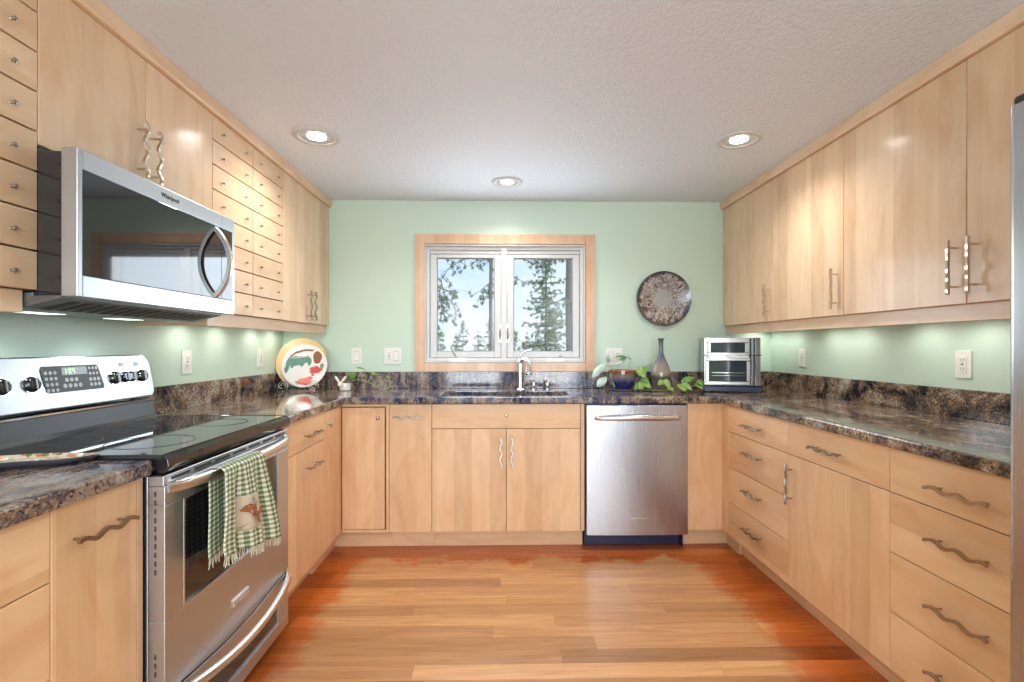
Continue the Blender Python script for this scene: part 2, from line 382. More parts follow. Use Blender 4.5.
for x0, x1 in ((WX0+.036, -.004), (.038, WX1-.036)):
    mb = MB(); z0, z1 = WZ0+.036, WZ1-.062
    px0 = x0+.047; px1 = x1-.047
    mb.box((x0, .034, z0), (px0, .085, z1)); mb.box((px1, .034, z0), (x1, .085, z1)); mb.box((px0, .034, z0), (px1, .085, 1.169)); mb.box((px0, .034, 1.842), (px1, .085, z1))
    sash = obj('sash', mb, M['vinyl'], w1, bevel=.004)
    mb = MB(); mb.box((px0, .060, 1.169), (px1, .066, 1.842)); obj('glass_pane', mb, M['glass'], sash)
    mb = MB(); frame(mb, px0-.002, px1+.002, 1.167, 1.844, .007, .044, .058); obj('glazing_bead', mb, plain('grey_gasket', (.30, .31, .30), .6), sash)
for x in (-.012, .045):
    mb = MB(); mb.box((x-.009, .026, 1.235), (x+.009, .034, 1.365)); s_ = 1 if x > 0 else -1
    mb.tube([(x, .024, 1.25+.012*k) for k in range(9)], lambda t: .0055+.003*math.sin(t*PI), 8, Vector((1, 0, 0)))
    obj('lock_lever', mb, M['nickel'], w1, smooth=True)
mb = MB(); mb.box((-.375, .010, WZ0+.013), (-.255, .034, WZ0+.030)); mb.tube([(-.30, .012, WZ0+.03), (-.33, .004, WZ0+.05), (-.352, -.004, WZ0+.085), (-.365, -.006, WZ0+.115)], .006, 8)
obj('window_crank', mb, M['nickel'], w1, smooth=True)
mb = MB(); mb.box((.325, .010, WZ0+.013), (.445, .034, WZ0+.026)); mb.lathe([(0, 0), (.012, 0), (.012, .012), (.007, .02), (.007, .03), (0, .032)], (.425, .018, WZ0+.024), UPV, 16)
obj('window_crank', mb, M['nickel'], w1, smooth=True)

# crown and light rails ------------------------------------------------
def crown(name, face, y0, y1):
    mb = MB(); p = lambda d, z: pt(face, y0, z, d)
    mb.prism([p(-.02, 2.190), p(.016, 2.190), p(.022, 2.196), p(.022, ZC-.001), p(-.02, ZC-.001)], (0, y1-y0, 0)); struct(name, mb, M['wood_h'], bevel=.001)
crown('trim_1', 'UL', -2.95, -.001); crown('trim_2', 'UR', -3.35, -.001)

# ================================================================== handles, doors
def wavy(face, a, z, vertical, parent, L=.18, d0=.019, name='handle', m=None):
    wd = (nrm(face) + alg(face)*(-1 if face in ('R', 'UR') else 1))/1.4142 if vertical and face != 'B' else None
    """pewter pull with a wavy bar standing off the face on two posts"""
    al = UPV if vertical else alg(face); sd = alg(face) if vertical else UPV; n = nrm(face); c = pt(face, a, z, d0)
    mb = MB(); K = 44; path = []
    for k in range(K+1):
        s_ = k/K; path.append(c + n*.031 + al*(L*(s_-.5)) + (wd or sd)*(.0052*math.sin(s_*2*PI*2.6+.4)))
    hw, ht = .0048, .0044
    mb.sweep(path, [(-hw, -ht), (hw, -ht), (hw, ht), (-hw, ht)], n)
    for q in (-.36, .36): mb.rod(c - n*.001 + al*(L*q), c + n*.029 + al*(L*q), .0036, 10)
    return obj(name, mb, m or M['pewter'], parent, smooth=True)
def knob(face, a, z, parent, r=.008, d0=.019, m=None, k=1.0):
    mb = MB(); mb.lathe([(0, -.001), (r*.75, -.001), (r*.5, .004*k), (r*.45, .012*k), (r, .016*k), (r*1.05, .020*k), (r*.7, .024*k), (0, .025*k)], pt(face, a, z, d0), nrm(face), 14)
    return obj('knob', mb, m or M['nickel'], parent, smooth=True)
G = .0016
def slab(face, a0, a1, z0, z1, parent, name='door', grain='Z', thick=.019, d=.0, label=None):
    mb = MB(); mb.fbox(face, a0+G, a1-G, z0+G, z1-G, d, d+thick)
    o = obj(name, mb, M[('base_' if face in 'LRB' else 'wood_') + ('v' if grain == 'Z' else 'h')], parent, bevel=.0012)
    if label: o['label'] = label
    return o
# faces listed as the FRONT plane of the doors; carcass sits .019 behind
for k in ('L', 'R', 'B', 'UL', 'UR'):
    PLANE[k] += {'L': -.019, 'UL': -.019, 'R': .019, 'UR': .019, 'B': .019}[k]
ZT, ZB = .866, .112
R1, R2, R3 = .714, .512, .310
def base_cab(name, label, face, a0, a1, depth=.575, body=True, cat='cabinet', group=None, kick=True, top=ZT, kick_d=.062, ctop=None):
    r = thing(name, label, cat, pt(face, (a0+a1)/2, 0, -depth/2), group)
    mb = MB(); mb.fbox(face, a0+.0005, a1-.0005, ZB-.004, top, -.0012, -.0185)          # face frame
    mb.fbox(face, a0+.0005, a1-.0005, ZB-.004, ctop or top, -.018, -depth); obj('carcass', mb, M['wood_in'], r)
    if kick:
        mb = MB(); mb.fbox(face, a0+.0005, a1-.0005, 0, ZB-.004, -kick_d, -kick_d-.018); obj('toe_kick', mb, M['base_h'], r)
    return r
# ---- right run
r = base_cab('drawer_cabinet', 'maple base cabinet with four drawers, nearest the corner below the toaster oven', 'R', -1.303, -.699)
rows = [(R1, ZT), (R2, R1), (R3, R2), (ZB, R3)]
for z0, z1 in rows:
    d = slab('R', -1.303, -.699, z0, z1, r, 'drawer', 'H'); wavy('R', -1.0, z1-.085 if z1 > .8 else (z0+z1)/2+.02, False, d, .19)
r = base_cab('base_cabinet', 'maple base cabinet with one drawer above a single door, between two drawer stacks', 'R', -1.903, -1.303)
d = slab('R', -1.903, -1.303, R1, ZT, r, 'drawer', 'H'); wavy('R', -1.59, .785, False, d, .19)
d = slab('R', -1.903, -1.303, ZB, R1, r, 'door'); wavy('R', -1.335, .583, True, d, .18)
r = base_cab('drawer_cabinet', 'maple base cabinet with four drawers beside the refrigerator', 'R', -2.455, -1.903)
for z0, z1 in rows:
    d = slab('R', -2.455, -1.903, z0, z1, r, 'drawer', 'H'); wavy('R', -2.175, z1-.085 if z1 > .8 else (z0+z1)/2+.01, False, d, .20)
# corner filler right
r = thing('corner_filler', 'plain maple corner panel between the dishwasher and the right-hand drawers', 'panel', (1.25, -.55, 0))
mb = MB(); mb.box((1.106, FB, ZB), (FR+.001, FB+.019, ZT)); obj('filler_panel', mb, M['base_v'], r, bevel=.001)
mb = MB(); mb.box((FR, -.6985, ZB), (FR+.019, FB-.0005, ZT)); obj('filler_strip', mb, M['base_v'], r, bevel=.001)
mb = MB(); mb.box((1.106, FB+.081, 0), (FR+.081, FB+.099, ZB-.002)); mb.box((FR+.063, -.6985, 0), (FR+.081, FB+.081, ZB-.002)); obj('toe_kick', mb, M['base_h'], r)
# ---- back run
r = base_cab('sink_cabinet', 'maple sink base cabinet with false front and two doors under the window', 'B', -.411, .492, ctop=.655)
slab_ = slab('B', -.411, .466, .720, ZT, r, 'false_front', 'H'); knob('B', .028, .800, slab_, .0085, m=M['pewter'])
d = slab('B', -.411, .028, ZB, .720, r, 'door'); wavy('B', -.005, .585, True, d, .175)
d = slab('B', .028, .466, ZB, .720, r, 'door'); wavy('B', .060, .585, True, d, .175)
slab('B', .466, .492, ZB, ZT, r, 'stile')
r = base_cab('pull_out_cabinet', 'narrow maple pull-out cabinet with one horizontal handle, left of the sink cabinet', 'B', -.662, -.411)
d = slab('B', -.662, -.411, ZB, ZT, r, 'door'); wavy('B', -.545, .790, False, d, .18)
# corner cabinet
r = thing('corner_cabinet', 'maple corner cabinet whose two narrow doors meet in the inside left corner', 'cabinet', (-1.2, -.35, 0))
mb = MB(); mb.box((XL+.002, FB+.033, ZB-.004), (-.6625, -.002, ZT)); mb.box((XL+.002, -.899, ZB-.004), (FL-.033, FB+.034, ZT)); obj('carcass', mb, M['wood_in'], r)
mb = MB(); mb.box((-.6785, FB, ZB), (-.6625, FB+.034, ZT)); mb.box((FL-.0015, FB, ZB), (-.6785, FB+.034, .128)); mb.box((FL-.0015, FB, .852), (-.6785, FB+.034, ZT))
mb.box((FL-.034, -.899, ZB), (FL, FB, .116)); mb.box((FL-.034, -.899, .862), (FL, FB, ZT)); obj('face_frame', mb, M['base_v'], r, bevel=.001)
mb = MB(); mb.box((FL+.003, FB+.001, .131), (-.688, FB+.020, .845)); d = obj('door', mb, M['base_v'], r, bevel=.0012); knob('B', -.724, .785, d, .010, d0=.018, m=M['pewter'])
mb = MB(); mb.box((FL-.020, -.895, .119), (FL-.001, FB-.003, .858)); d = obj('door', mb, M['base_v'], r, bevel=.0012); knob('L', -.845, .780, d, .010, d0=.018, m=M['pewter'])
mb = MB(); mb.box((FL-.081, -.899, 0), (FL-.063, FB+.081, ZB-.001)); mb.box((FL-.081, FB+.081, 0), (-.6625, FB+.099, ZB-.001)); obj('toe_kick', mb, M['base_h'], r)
# ---- left run
r = base_cab('base_cabinet', 'maple base cabinet with one drawer above a pull-out door, just beyond the range', 'L', -1.452, -.9)
d = slab('L', -1.425, -.9, R1, ZT, r, 'drawer', 'H'); wavy('L', -1.10, .778, False, d, .19)
d = slab('L', -1.425, -.9, ZB, R1, r, 'door'); wavy('L', -1.085, .620, False, d, .18)
slab('L', -1.452, -1.425, ZB, ZT, r, 'stile')
r = base_cab('pull_out_cabinet', 'maple pull-out base cabinet with one horizontal handle, left of the range', 'L', -2.508, -2.238)
d = slab('L', -2.508, -2.262, ZB, ZT, r, 'door'); wavy('L', -2.388, .782, False, d, .175)
slab('L', -2.262, -2.238, ZB, ZT, r, 'stile')
r = base_cab('drawer_cabinet', 'maple drawer base cabinet cut off by the left edge of the photo', 'L', -3.0, -2.508)
for z0, z1 in rows:
    d = slab('L', -3.0, -2.508, z0, z1, r, 'drawer', 'H'); wavy('L', -2.754, z1-.085 if z1 > .8 else (z0+z1)/2, False, d, .19)

# ================================================================== countertops
CT0, CT1 = .867, .907
def rrect(x0, x1, y0, y1, r, n=5):
    out = []
    for cx, cy, a in ((x1-r, y1-r, 0), (x0+r, y1-r, PI/2), (x0+r, y0+r, PI), (x1-r, y0+r, 1.5*PI)):
        out += [(cx+r*math.cos(a+PI/2*k/n), cy+r*math.sin(a+PI/2*k/n)) for k in range(n+1)]
    return out
e = .022
mb = MB(); outer = [(XL+.001, -1.456), (FL+e, -1.456), (FL+e, FB-e), (FR-e, FB-e), (FR-e, -2.462), (XR-.001, -2.462), (XR-.001, -.001), (XL+.001, -.001)]
SX0, SX1, SY0, SY1 = -.375, .425, -.545, -.205
mb.poly_hole(outer, rrect(SX0, SX1, SY0, SY1, .07), CT0, CT1)
ct = thing('countertop', 'U-shaped polished granite worktop running from the range past the sink to the refrigerator', 'countertop', (.2, -.3, CT0))
obj('worktop', mb, M['granite'], ct, bevel=.007)
b0, b1, th = CT1, 1.026, .02
for a, b, lab in (((XL+.001, -1.456, b0), (XL+th, -.001, b1), 'granite backsplash strip along the left wall beyond the range'), ((XL+th, -th, b0), (XR-th, -.001, b1), 'granite backsplash strip along the back wall under the window'), ((XR-th, -2.462, b0), (XR-.001, -.001, b1), 'granite backsplash strip along the right wall')):
    mb = MB(); mb.box(a, b); tag(obj('backsplash', mb, M['granite'], bevel=.002), lab, 'backsplash')
ct2 = thing('countertop', 'short granite worktop left of the range, with a floral spoon rest on it', 'countertop', (-1.2, -2.6, CT0))
mb = MB(); mb.box((XL+.001, -3.02, CT0), (FL+e, -2.233, CT1)); obj('worktop', mb, M['granite'], ct2, bevel=.007)
mb = MB(); mb.box((XL+.001, -3.02, b0), (XL+th, -2.233, b1)); obj('backsplash', mb, M['granite'], ct2, bevel=.002)

# ---- sink
sk = thing('kitchen_sink', 'undermount stainless sink sunk in the granite below the window', 'sink', (.025, -.37, CT0-.2))
mb = MB(); seg = 5
def ring(k, z, g=0): return [Vector((x, y, z)) for x, y in rrect(SX0-.004+k, SX1+.004-k, SY0-.004+k, SY1+.004-k, max(.075-k*.6, .02))]
levels = [(-.012, CT0-.0005), (.0, CT0-.0005), (.004, CT0-.03), (.012, CT0-.165), (.03, CT0-.19), (.12, CT0-.197)]
rs = [[mb.bm.verts.new(v) for v in ring(k, z)] for k, z in levels]
for A, B in zip(rs, rs[1:]):
    for i in range(len(A)): mb.bm.faces.new([A[i], A[(i+1) % len(A)], B[(i+1) % len(A)], B[i]])
mb.bm.faces.new(rs[-1]); obj('basin', mb, M['steel'], sk, smooth=True, solid=.0015)
mb = MB(); mb.lathe([(0, .004), (.02, .004), (.022, .001), (.042, .003), (.045, 0)], (.025, -.37, CT0-.196), UPV, 24); obj('drain', mb, M['chrome'], sk, smooth=True)
# ---- faucet
fx, fy_ = .128, -.150
fc = thing('kitchen_faucet', 'chrome single-lever pull-down faucet standing behind the sink', 'faucet', (fx, fy_, CT1))
mb = MB(); mb.lathe([(0, 0), (.033, 0), (.033, .006), (.026, .012), (.0245, .03), (.022, .12), (.0205, .17), (.019, .195)], (fx, fy_, CT1), UPV, 24)
mb.lathe([(.019, .0), (.015, .016), (.006, .024), (0, .026)], (fx, fy_, CT1+.195), UPV, 24)
obj('body', mb, M['chrome'], fc, smooth=True)
path = []; dr = Vector((.42, -.9, 0)).normalized()
for k in range(15):
    a = PI*(.98 - .92*k/14); path.append(Vector((fx, fy_, CT1+.150)) + dr*(.058+.062*math.cos(a)) + UPV*(.062*math.sin(a)))
mb = MB(); mb.tube(path, lambda t: .0155-.002*t, 14, UPV.cross(dr)); obj('spout', mb, M['chrome'], fc, smooth=True)
hp = path[-1]
mb = MB(); mb.lathe([(.0, .006), (.0135, .004), (.017, -.012), (.0225, -.034), (.0255, -.044), (.024, -.048), (0, -.048)], hp, UPV, 20)
sh = obj('spray_head', mb, M['chrome'], fc, smooth=True)
mb = MB(); mb.lathe([(0, -.0475), (.021, -.0475), (.020, -.0505), (0, -.051)], hp, UPV, 20); obj('nozzle', mb, M['black_soft'], sh, smooth=True)
mb = MB(); hpth = [Vector((fx, fy_, CT1+.205)), Vector((fx+.004, fy_-.006, CT1+.228)), Vector((fx+.018, fy_-.016, CT1+.252)), Vector((fx+.042, fy_-.03, CT1+.268)), Vector((fx+.066, fy_-.045, CT1+.276))]
mb.sweep(hpth, lambda t: [((.011-.003*t)*math.cos(2*PI*k/10), (.0075-.004*t)*math.sin(2*PI*k/10)) for k in range(10)]); obj('lever', mb, M['chrome'], fc, smooth=True)
def deckcap(x, y, label, name):
    mb = MB(); mb.lathe([(0, 0), (.019, 0), (.019, .004), (.0125, .008), (.0125, .024), (.0165, .028), (.0170, .050), (.015, .054), (0, .055)], (x, y, CT1), UPV, 20)
    tag(obj(name, mb, M['chrome'], smooth=True), label, 'sink fitting')
deckcap(.222, -.105, 'short chrome soap pump cap just right of the faucet', 'soap_dispenser')
deckcap(.318, -.105, 'short chrome air gap cap further right of the faucet', 'air_gap_cap')

# ================================================================== upper cabinets
UZ0, UZ1 = 1.352, 2.189
def upper(name, label, face, a0, a1, z0=UZ0, z1=UZ1, m='wood_v', group=None):
    r = thing(name, label, 'cabinet', pt(face, (a0+a1)/2, z0, -.15), group)
    mb = MB(); mb.fbox(face, a0+.0005, a1-.0005, z0, z1, -.001, -.302); obj('carcass', mb, M[m], r)
    return r
BR = plain('handle_pewter_light', (.66, .58, .50), .20, 1.0, var=.1)
r = upper('upper_cabinet', 'maple wall cabinet with two doors directly above the microwave', 'UL', -2.226, -1.431, 1.738)
d = slab('UL', -2.226, -1.827, 1.738, UZ1, r); wavy('UL', -1.866, 1.868, True, d, .185, m=BR)
d = slab('UL', -1.827, -1.431, 1.738, UZ1, r); wavy('UL', -1.800, 1.862, True, d, .185, m=BR)
def apothecary(label, y0, ys, knobs_l):
    r = upper('apothecary_cabinet', label, 'UL', ys[0], ys[-1])
    mb = MB(); mb.fbox('UL', ys[0]+.001, ys[-1]-.001, UZ0, UZ1, -.0005, .0008); obj('drawer_divider', mb, plain('divider_dark', (.10, .055, .03), .7), r)
    h = (UZ1-UZ0)/8
    for a, b in zip(ys, ys[1:]):
        for i in range(8):
            d = slab('UL', a+.0008, b-.0008, UZ0+h*i+.0010, UZ0+h*(i+1)-.0010, r, 'drawer', 'H', thick=.0175, d=.0015)
            for kx in (.21, .79): knob('UL', a+(b-a)*kx, UZ0+h*(i+.42), d, .0062, m=M['pewter'], k=.55)
apothecary('tall maple wall unit of sixteen little drawers in two columns, right of the microwave', 0, [-1.431, -1.086, -.744], 2)
apothecary('maple wall unit with one column of little drawers, left of the microwave', 0, [-2.571, -2.226], 2)
r = upper('upper_cabinet', 'maple wall cabinet with two doors in the far left corner', 'UL', -.744, -.001)
slab('UL', -.744, -.700, UZ0, UZ1, r, 'stile')
d = slab('UL', -.700, -.372, UZ0, UZ1, r); wavy('UL', -.405, 1.464, True, d, .185)
d = slab('UL', -.372, -.004, UZ0, UZ1, r); wavy('UL', -.335, 1.464, True, d, .185)
def rail(label, face, y0, y1, ret=True, loc=None):
    r = thing('light_rail', label, 'trim board', pt(face, (y0+y1)/2, 1.292, -.03))
    mb = MB(); mb.fbox(face, y0, y1, 1.294, 1.3515, -.003, -.021); obj('rail_board', mb, M['wood_h'], r, bevel=.001)
    return r, face
rl, _ = rail('maple light rail under the far left wall cabinets', 'UL', -1.430, -.002)
mb = MB(); mb.fbox('UL', -1.430, -1.412, 1.294, 1.3515, -.0215, -.300); obj('end_return', mb, M['wood_h'], rl, bevel=.001)
rl, _ = rail('maple light rail under the little drawers at the left photo edge', 'UL', -2.571, -2.245)
mb = MB(); mb.fbox('UL', -2.263, -2.245, 1.294, 1.3515, -.0215, -.300); obj('end_return', mb, M['wood_h'], rl, bevel=.001)
rail('maple light rail under the right-hand wall cabinets', 'UR', -2.456, -.002)
r = upper('upper_cabinet', 'first maple wall cabinet on the right, two doors, next to the window wall', 'UR', -1.273, -.001)
d = slab('UR', -.662, -.004, UZ0, UZ1, r); wavy('UR', -.622, 1.480, True, d, .185, m=BR)
d = slab('UR', -1.273, -.662, UZ0, UZ1, r); wavy('UR', -1.228, 1.480, True, d, .190, m=BR)
r = upper('upper_cabinet', 'maple wall cabinet on the right whose two doors have their handles side by side', 'UR', -2.455, -1.273)
d = slab('UR', -1.889, -1.273, UZ0, UZ1, r); wavy('UR', -1.850, 1.482, True, d, .190, m=BR)
d = slab('UR', -2.455, -1.889, UZ0, UZ1, r); wavy('UR', -1.925, 1.482, True, d, .190, m=BR)
r = upper('upper_cabinet', 'maple wall cabinet above the refrigerator at the right photo edge', 'UR', -3.30, -2.456, 1.80)
d = slab('UR', -2.878, -2.456, 1.80, UZ1, r); wavy('UR', -2.84, 1.93, True, d, .185)
d = slab('UR', -3.30, -2.878, 1.80, UZ1, r); wavy('UR', -2.92, 1.93, True, d, .185)

# ================================================================== ceiling lights
def can(x, y, rad, label, on=19, tilt=0):
    r = thing('recessed_ceiling_light', label, 'ceiling light', (x, y, ZC-.012), 'recessed ceiling lights')
    mb = MB(); mb.lathe([(rad, .0115), (rad, .008), (rad*.96, .003), (rad*.80, .0), (rad*.72, .004), (rad*.70, .0115)], (x, y, ZC-.012), UPV, 40); obj('trim_ring', mb, plain('can_trim', (.55, .55, .55), .4), r, smooth=True)
    mb = MB(); mb.lathe([(rad*.72, .0045), (rad*.60, .0085), (rad*.38, .0100)], (x, y, ZC-.012), UPV, 40); obj('reflector', mb, plain('can_baffle', (.34, .34, .34), .5), r, smooth=True)
    mb = MB(); mb.lathe([(rad*.40, .0108), (rad*.39, .007), (rad*.30, .004), (0, .003)], (x, y, ZC-.012), UPV, 32); obj('bulb', mb, M['bulb'], r, smooth=True)
    l = bpy.data.lights.new('can_lamp', 'SPOT'); l.energy = on; l.spot_size = math.radians(150); l.spot_blend = .8; l.shadow_soft_size = rad*.4; l.color = (1, .95, .87)
    o = bpy.data.objects.new('can_lamp', l); C.objects.link(o); o.location = (x, y, ZC-.03)
can(-.911, -1.085, .112, 'round recessed ceiling light on the left, above the drawer cabinet')
can(1.188, -1.090, .108, 'round recessed ceiling light on the right')
can(.034, -.42, .098, 'small round recessed ceiling light over the sink, in front of the window')
can(-.5, -3.6, .108, 'round recessed ceiling light behind the camera on the left', 30); can(1.0, -3.6, .108, 'round recessed ceiling light behind the camera on the right', 30)
def puck(face, a, label, e=.95, d=-.12):
    p = pt(face, a, UZ0, d)
    r = thing('puck_light', label, 'cabinet light', (p.x, p.y, UZ0-.014), 'puck lights under the wall cabinets')
    mb = MB(); mb.lathe([(0, .0138), (.034, .0138), (.034, .003), (.031, 0), (.026, 0), (.026, .003)], (p.x, p.y, UZ0-.014), UPV, 24); obj('housing', mb, M['nickel'], r, smooth=True)
    mb = MB(); mb.lathe([(.0262, .003), (.015, .0015), (0, .001)], (p.x, p.y, UZ0-.014), UPV, 24); obj('lens', mb, M['puck'], r, smooth=True)
    l = bpy.data.lights.new('puck_lamp', 'SPOT'); l.energy = e; l.spot_size = math.radians(176); l.spot_blend = .6; l.shadow_soft_size = .02; l.color = (1, .98, .90)
    o = bpy.data.objects.new('puck_lamp', l); C.objects.link(o); o.location = (p.x, p.y, UZ0-.022)
PL = 'puck light hidden behind the light rail under the %s'
for i, a in enumerate((-.20, -.45, -.84, -1.15)): puck('UL', a, PL % 'left wall cabinets', d=-.19)
for i, a in enumerate((-.10, -.31, -.72, -.93, -1.35, -1.62, -2.0)): puck('UR', a, PL % 'right wall cabinets', d=-.20)

# ================================================================== outlets and switches
def plate_root(name, label, cat, face, a, z): return thing(name, label, cat, pt(face, a, z, .003), 'outlets and switches')
def cover(face, a, z, w, h, r):
    mb = MB(); mb.fbox(face, a-w/2, a+w/2, z-h/2, z+h/2, 0.0005, .006); obj('cover_plate', mb, M['white_pl'], r, bevel=.002)
def recept(face, a, z, r):
    mb = MB(); mb.fbox(face, a-.017, a+.017, z-.034, z+.034, .0055, .0085); q = obj('receptacle', mb, M['white_pl'], r, bevel=.001)
    mb = MB()
    for dz in (-.018, .018):
        mb.fbox(face, a-.0078, a-.0055, z+dz-.004, z+dz+.006, .0084, .0089); mb.fbox(face, a+.0055, a+.0078, z+dz-.004, z+dz+.005, .0084, .0089); mb.fbox(face, a-.002, a+.002, z+dz-.0105, z+dz-.007, .0084, .0089)
    mb.fbox(face, a-.005, a+.005, z-.003, z+.003, .0084, .0092); obj('slots', mb, M['slot'], q)
def rocker(face, a, z, r):
    mb = MB(); mb.fbox(face, a-.0175, a+.0175, z-.035, z+.035, .0055, .0065); q = obj('switch_frame', mb, M['ivory_slot'], r)
    n = nrm(face); mb = MB()
    mb.prism([pt(face, a-.0155, z-.032, .006), pt(face, a-.0155, z+.032, .006), pt(face, a-.0155, z+.032, .0085), pt(face, a-.0155, z, .0095), pt(face, a-.0155, z-.032, .0135)], alg(face)*.031)
    obj('rocker', mb, M['white_pl'], q, bevel=.0008)
r = plate_root('wall_outlet', 'white outlet on the left wall beside the range backguard', 'outlet', 'WL', -1.09, 1.13); cover('WL', -1.09, 1.13, .074, .116, r); recept('WL', -1.09, 1.13, r)
r = plate_root('wall_outlet', 'white outlet on the left wall next to the display plates', 'outlet', 'WL', -.345, 1.13); cover('WL', -.345, 1.13, .074, .116, r); recept('WL', -.345, 1.13, r)
r = plate_root('light_switch', 'white single rocker switch on the back wall above the rabbit planter', 'switch', 'WB', -1.029, 1.137); cover('WB', -1.029, 1.137, .072, .114, r); rocker('WB', -1.029, 1.137, r)
r = plate_root('switch_outlet_plate', 'white double plate with outlet and rocker switch, left of the window', 'switch', 'WB', -.773, 1.137); cover('WB', -.773, 1.137, .118, .114, r); recept('WB', -.797, 1.137, r); rocker('WB', -.749, 1.137, r)
r = plate_root('wall_outlet', 'white double plate partly behind the blue potted plant', 'outlet', 'WB', .806, 1.133); cover('WB', .806, 1.133, .118, .118, r); recept('WB', .830, 1.133, r); rocker('WB', .782, 1.133, r)
r = plate_root('wall_outlet', 'white outlet on the right wall next to the toaster oven', 'outlet', 'WR', -.380, 1.130); cover('WR', -.380, 1.130, .074, .116, r); recept('WR', -.380, 1.130, r)
r = plate_root('wall_outlet', 'white outlet on the right wall nearest the refrigerator', 'outlet', 'WR', -1.507, 1.130); cover('WR', -1.507, 1.130, .074, .116, r); recept('WR', -1.507, 1.130, r)

# ================================================================== range
RY0, RY1, RXF = -2.228, -1.462, -.891
RC = (RY0+RY1)/2
rg = thing('kitchen_range', 'freestanding stainless electric range with black glass cooktop and a checked towel on its door', 'range', (-1.2, RC, 0))
mb = MB(); mb.box((XL+.06, RY0+.002, .03), (-.945, RY1-.002, .90)); obj('body', mb, M['black_gloss'], rg, bevel=.003)
mb = MB()
for y in (RY0+.05, RY1-.05):
    for x in (-1.40, -1.0): mb.rod((x, y, 0), (x, y, .032), .018)
obj('feet', mb, M['black_soft'], rg)
# cooktop: glass with rounded black front lip
mb = MB(); zt = .918
prof = [(-1.43, .9005), (-1.43, zt), (-.905, zt), (-.893, zt-.003), (-.884, zt-.012), (-.882, zt-.030), (-.888, zt-.045), (-.905, zt-.050), (-.94, zt-.0175)]
mb.prism([(x, RY0+.001, z) for x, z in prof], (0, RY1-RY0-.002, 0)); cook = obj('cooktop', mb, M['black_glass'], rg, bevel=.0015)
for (x, y, rr) in ((-1.06, RC-.19, .115), (-1.06, RC+.19, .09), (-1.30, RC-.19, .08), (-1.30, RC+.19, .105)):
    mb = MB(); mb.lathe([(rr, .0002), (rr, .0009), (rr-.003, .0009), (rr-.003, .0002)], (x, y, zt), UPV, 40)
    obj('burner_ring', mb, plain('burner_print', (.05, .05, .055), .25), cook)
mb = MB(); mb.box((-1.43, RY0-.0005, zt-.012), (-.90, RY0+.006, zt+.0015)); mb.box((-1.43, RY1-.006, zt-.012), (-.90, RY1+.0005, zt+.0015)); obj('cooktop_trim', mb, M['black_gloss'], cook, bevel=.001)
# riser under the backguard
mb = MB(); mb.prism([(XL+.055, RY0+.004, .9005), (XL+.055, RY0+.004, .992), (-1.452, RY0+.004, .992), (-1.446, RY0+.004, .982), (-1.432, RY0+.004, .925), (-1.415, RY0+.004, .9185), (-1.415, RY0+.004, .9005)], (0, RY1-RY0-.008, 0)); obj('back_riser', mb, M['black_soft'], rg, bevel=.003)
mb = MB(); mb.sweep([(-1.449, RY0+.006, .9885), (-1.449, RY1-.006, .9885)], [(-.004, -.003), (.004, -.003), (.004, .003), (-.004, .003)]); obj('riser_trim', mb, M['chrome'], rg)
# backguard: leaning stainless panel with rounded upper corners
BT = Vector((-.030, 0, .170)); Bo = Vector((-1.440, 0, 1.003)); bn = Vector((.170, 0, .030)).normalized(); bu = BT.normalized(); BH = BT.length
def bp(y, h, d=0.0): return Vector((Bo.x, y, Bo.z)) + bu*h + bn*d
ol = []; y0, y1 = RY0-.002, RY1+.004
for (cy, ch, a0) in ((y1-.055, BH-.05, 0), (y0+.055, BH-.05, PI/2)):
    for k in range(9):
        a = a0 + PI/2*k/8; ol.append((cy + .055*math.cos(a), ch + .05*math.sin(a)))
ol += [(y0, .018), (y0+.018, 0), (y1-.018, 0), (y1, .018)]
mb = MB(); mb.prism([bp(a, h, -.045) for a, h in ol], bn*.045); bgd = obj('backguard', mb, steel('backguard_steel', (.36, .365, .37), .30, stretch=900), rg, bevel=.005)
mb = MB(); DY = RC+.008
q = [(DY-.106, .062), (DY-.114, .078), (DY-.120, .128), (DY-.114, .140), (DY+.100, .140), (DY+.108, .130), (DY+.122, .060), (DY+.116, .052), (DY-.098, .052)]
mb.prism([bp(a, h, .0002) for a, h in q], bn*.0022); dsp = obj('control_display', mb, plain('grey_touch_panel', (.035, .035, .033), .35, spec=.3), bgd)
mb = MB(); mb.prism([bp(a, h, .0024) for a, h in ((DY-.045, .108), (DY-.045, .134), (DY+.055, .134), (DY+.055, .108))], bn*.0008); obj('clock_screen', mb, plain('clock_glass', (.15, .17, .16), .2), dsp)
def digits(mb, s, y, h, w, hh, st):
    SEG = {'0': 'abcdef', '1': 'bc', '2': 'abged', '4': 'fgbc', '5': 'afgcd', '3': 'abgcd'}
    for ch in s:
        if ch == ':':
            for q in (.3, .7): mb.prism([bp(y+w*.2, h+hh*q, .0033), bp(y+w*.2+st, h+hh*q, .0033), bp(y+w*.2+st, h+hh*q+st, .0033), bp(y+w*.2, h+hh*q+st, .0033)], bn*.0003)
            y += w*.6; continue
        for g_ in SEG[ch]:
            x0, x1, z0, z1 = {'a': (0, w, hh-st, hh), 'b': (w-st, w, hh/2, hh), 'c': (w-st, w, 0, hh/2), 'd': (0, w, 0, st), 'e': (0, st, 0, hh/2), 'f': (0, st, hh/2, hh), 'g': (0, w, hh/2-st/2, hh/2+st/2)}[g_]
            mb.prism([bp(y+x0, h+z0, .0033), bp(y+x1, h+z0, .0033), bp(y+x1, h+z1, .0033), bp(y+x0, h+z1, .0033)], bn*.0003)
        y += w*1.45
mb = MB(); digits(mb, '1:24', DY-.038, .113, .0095, .017, .0022); obj('clock_digits', mb, M['lcd'], dsp)
btn = plain('button_grey', (.30, .31, .31), .35)
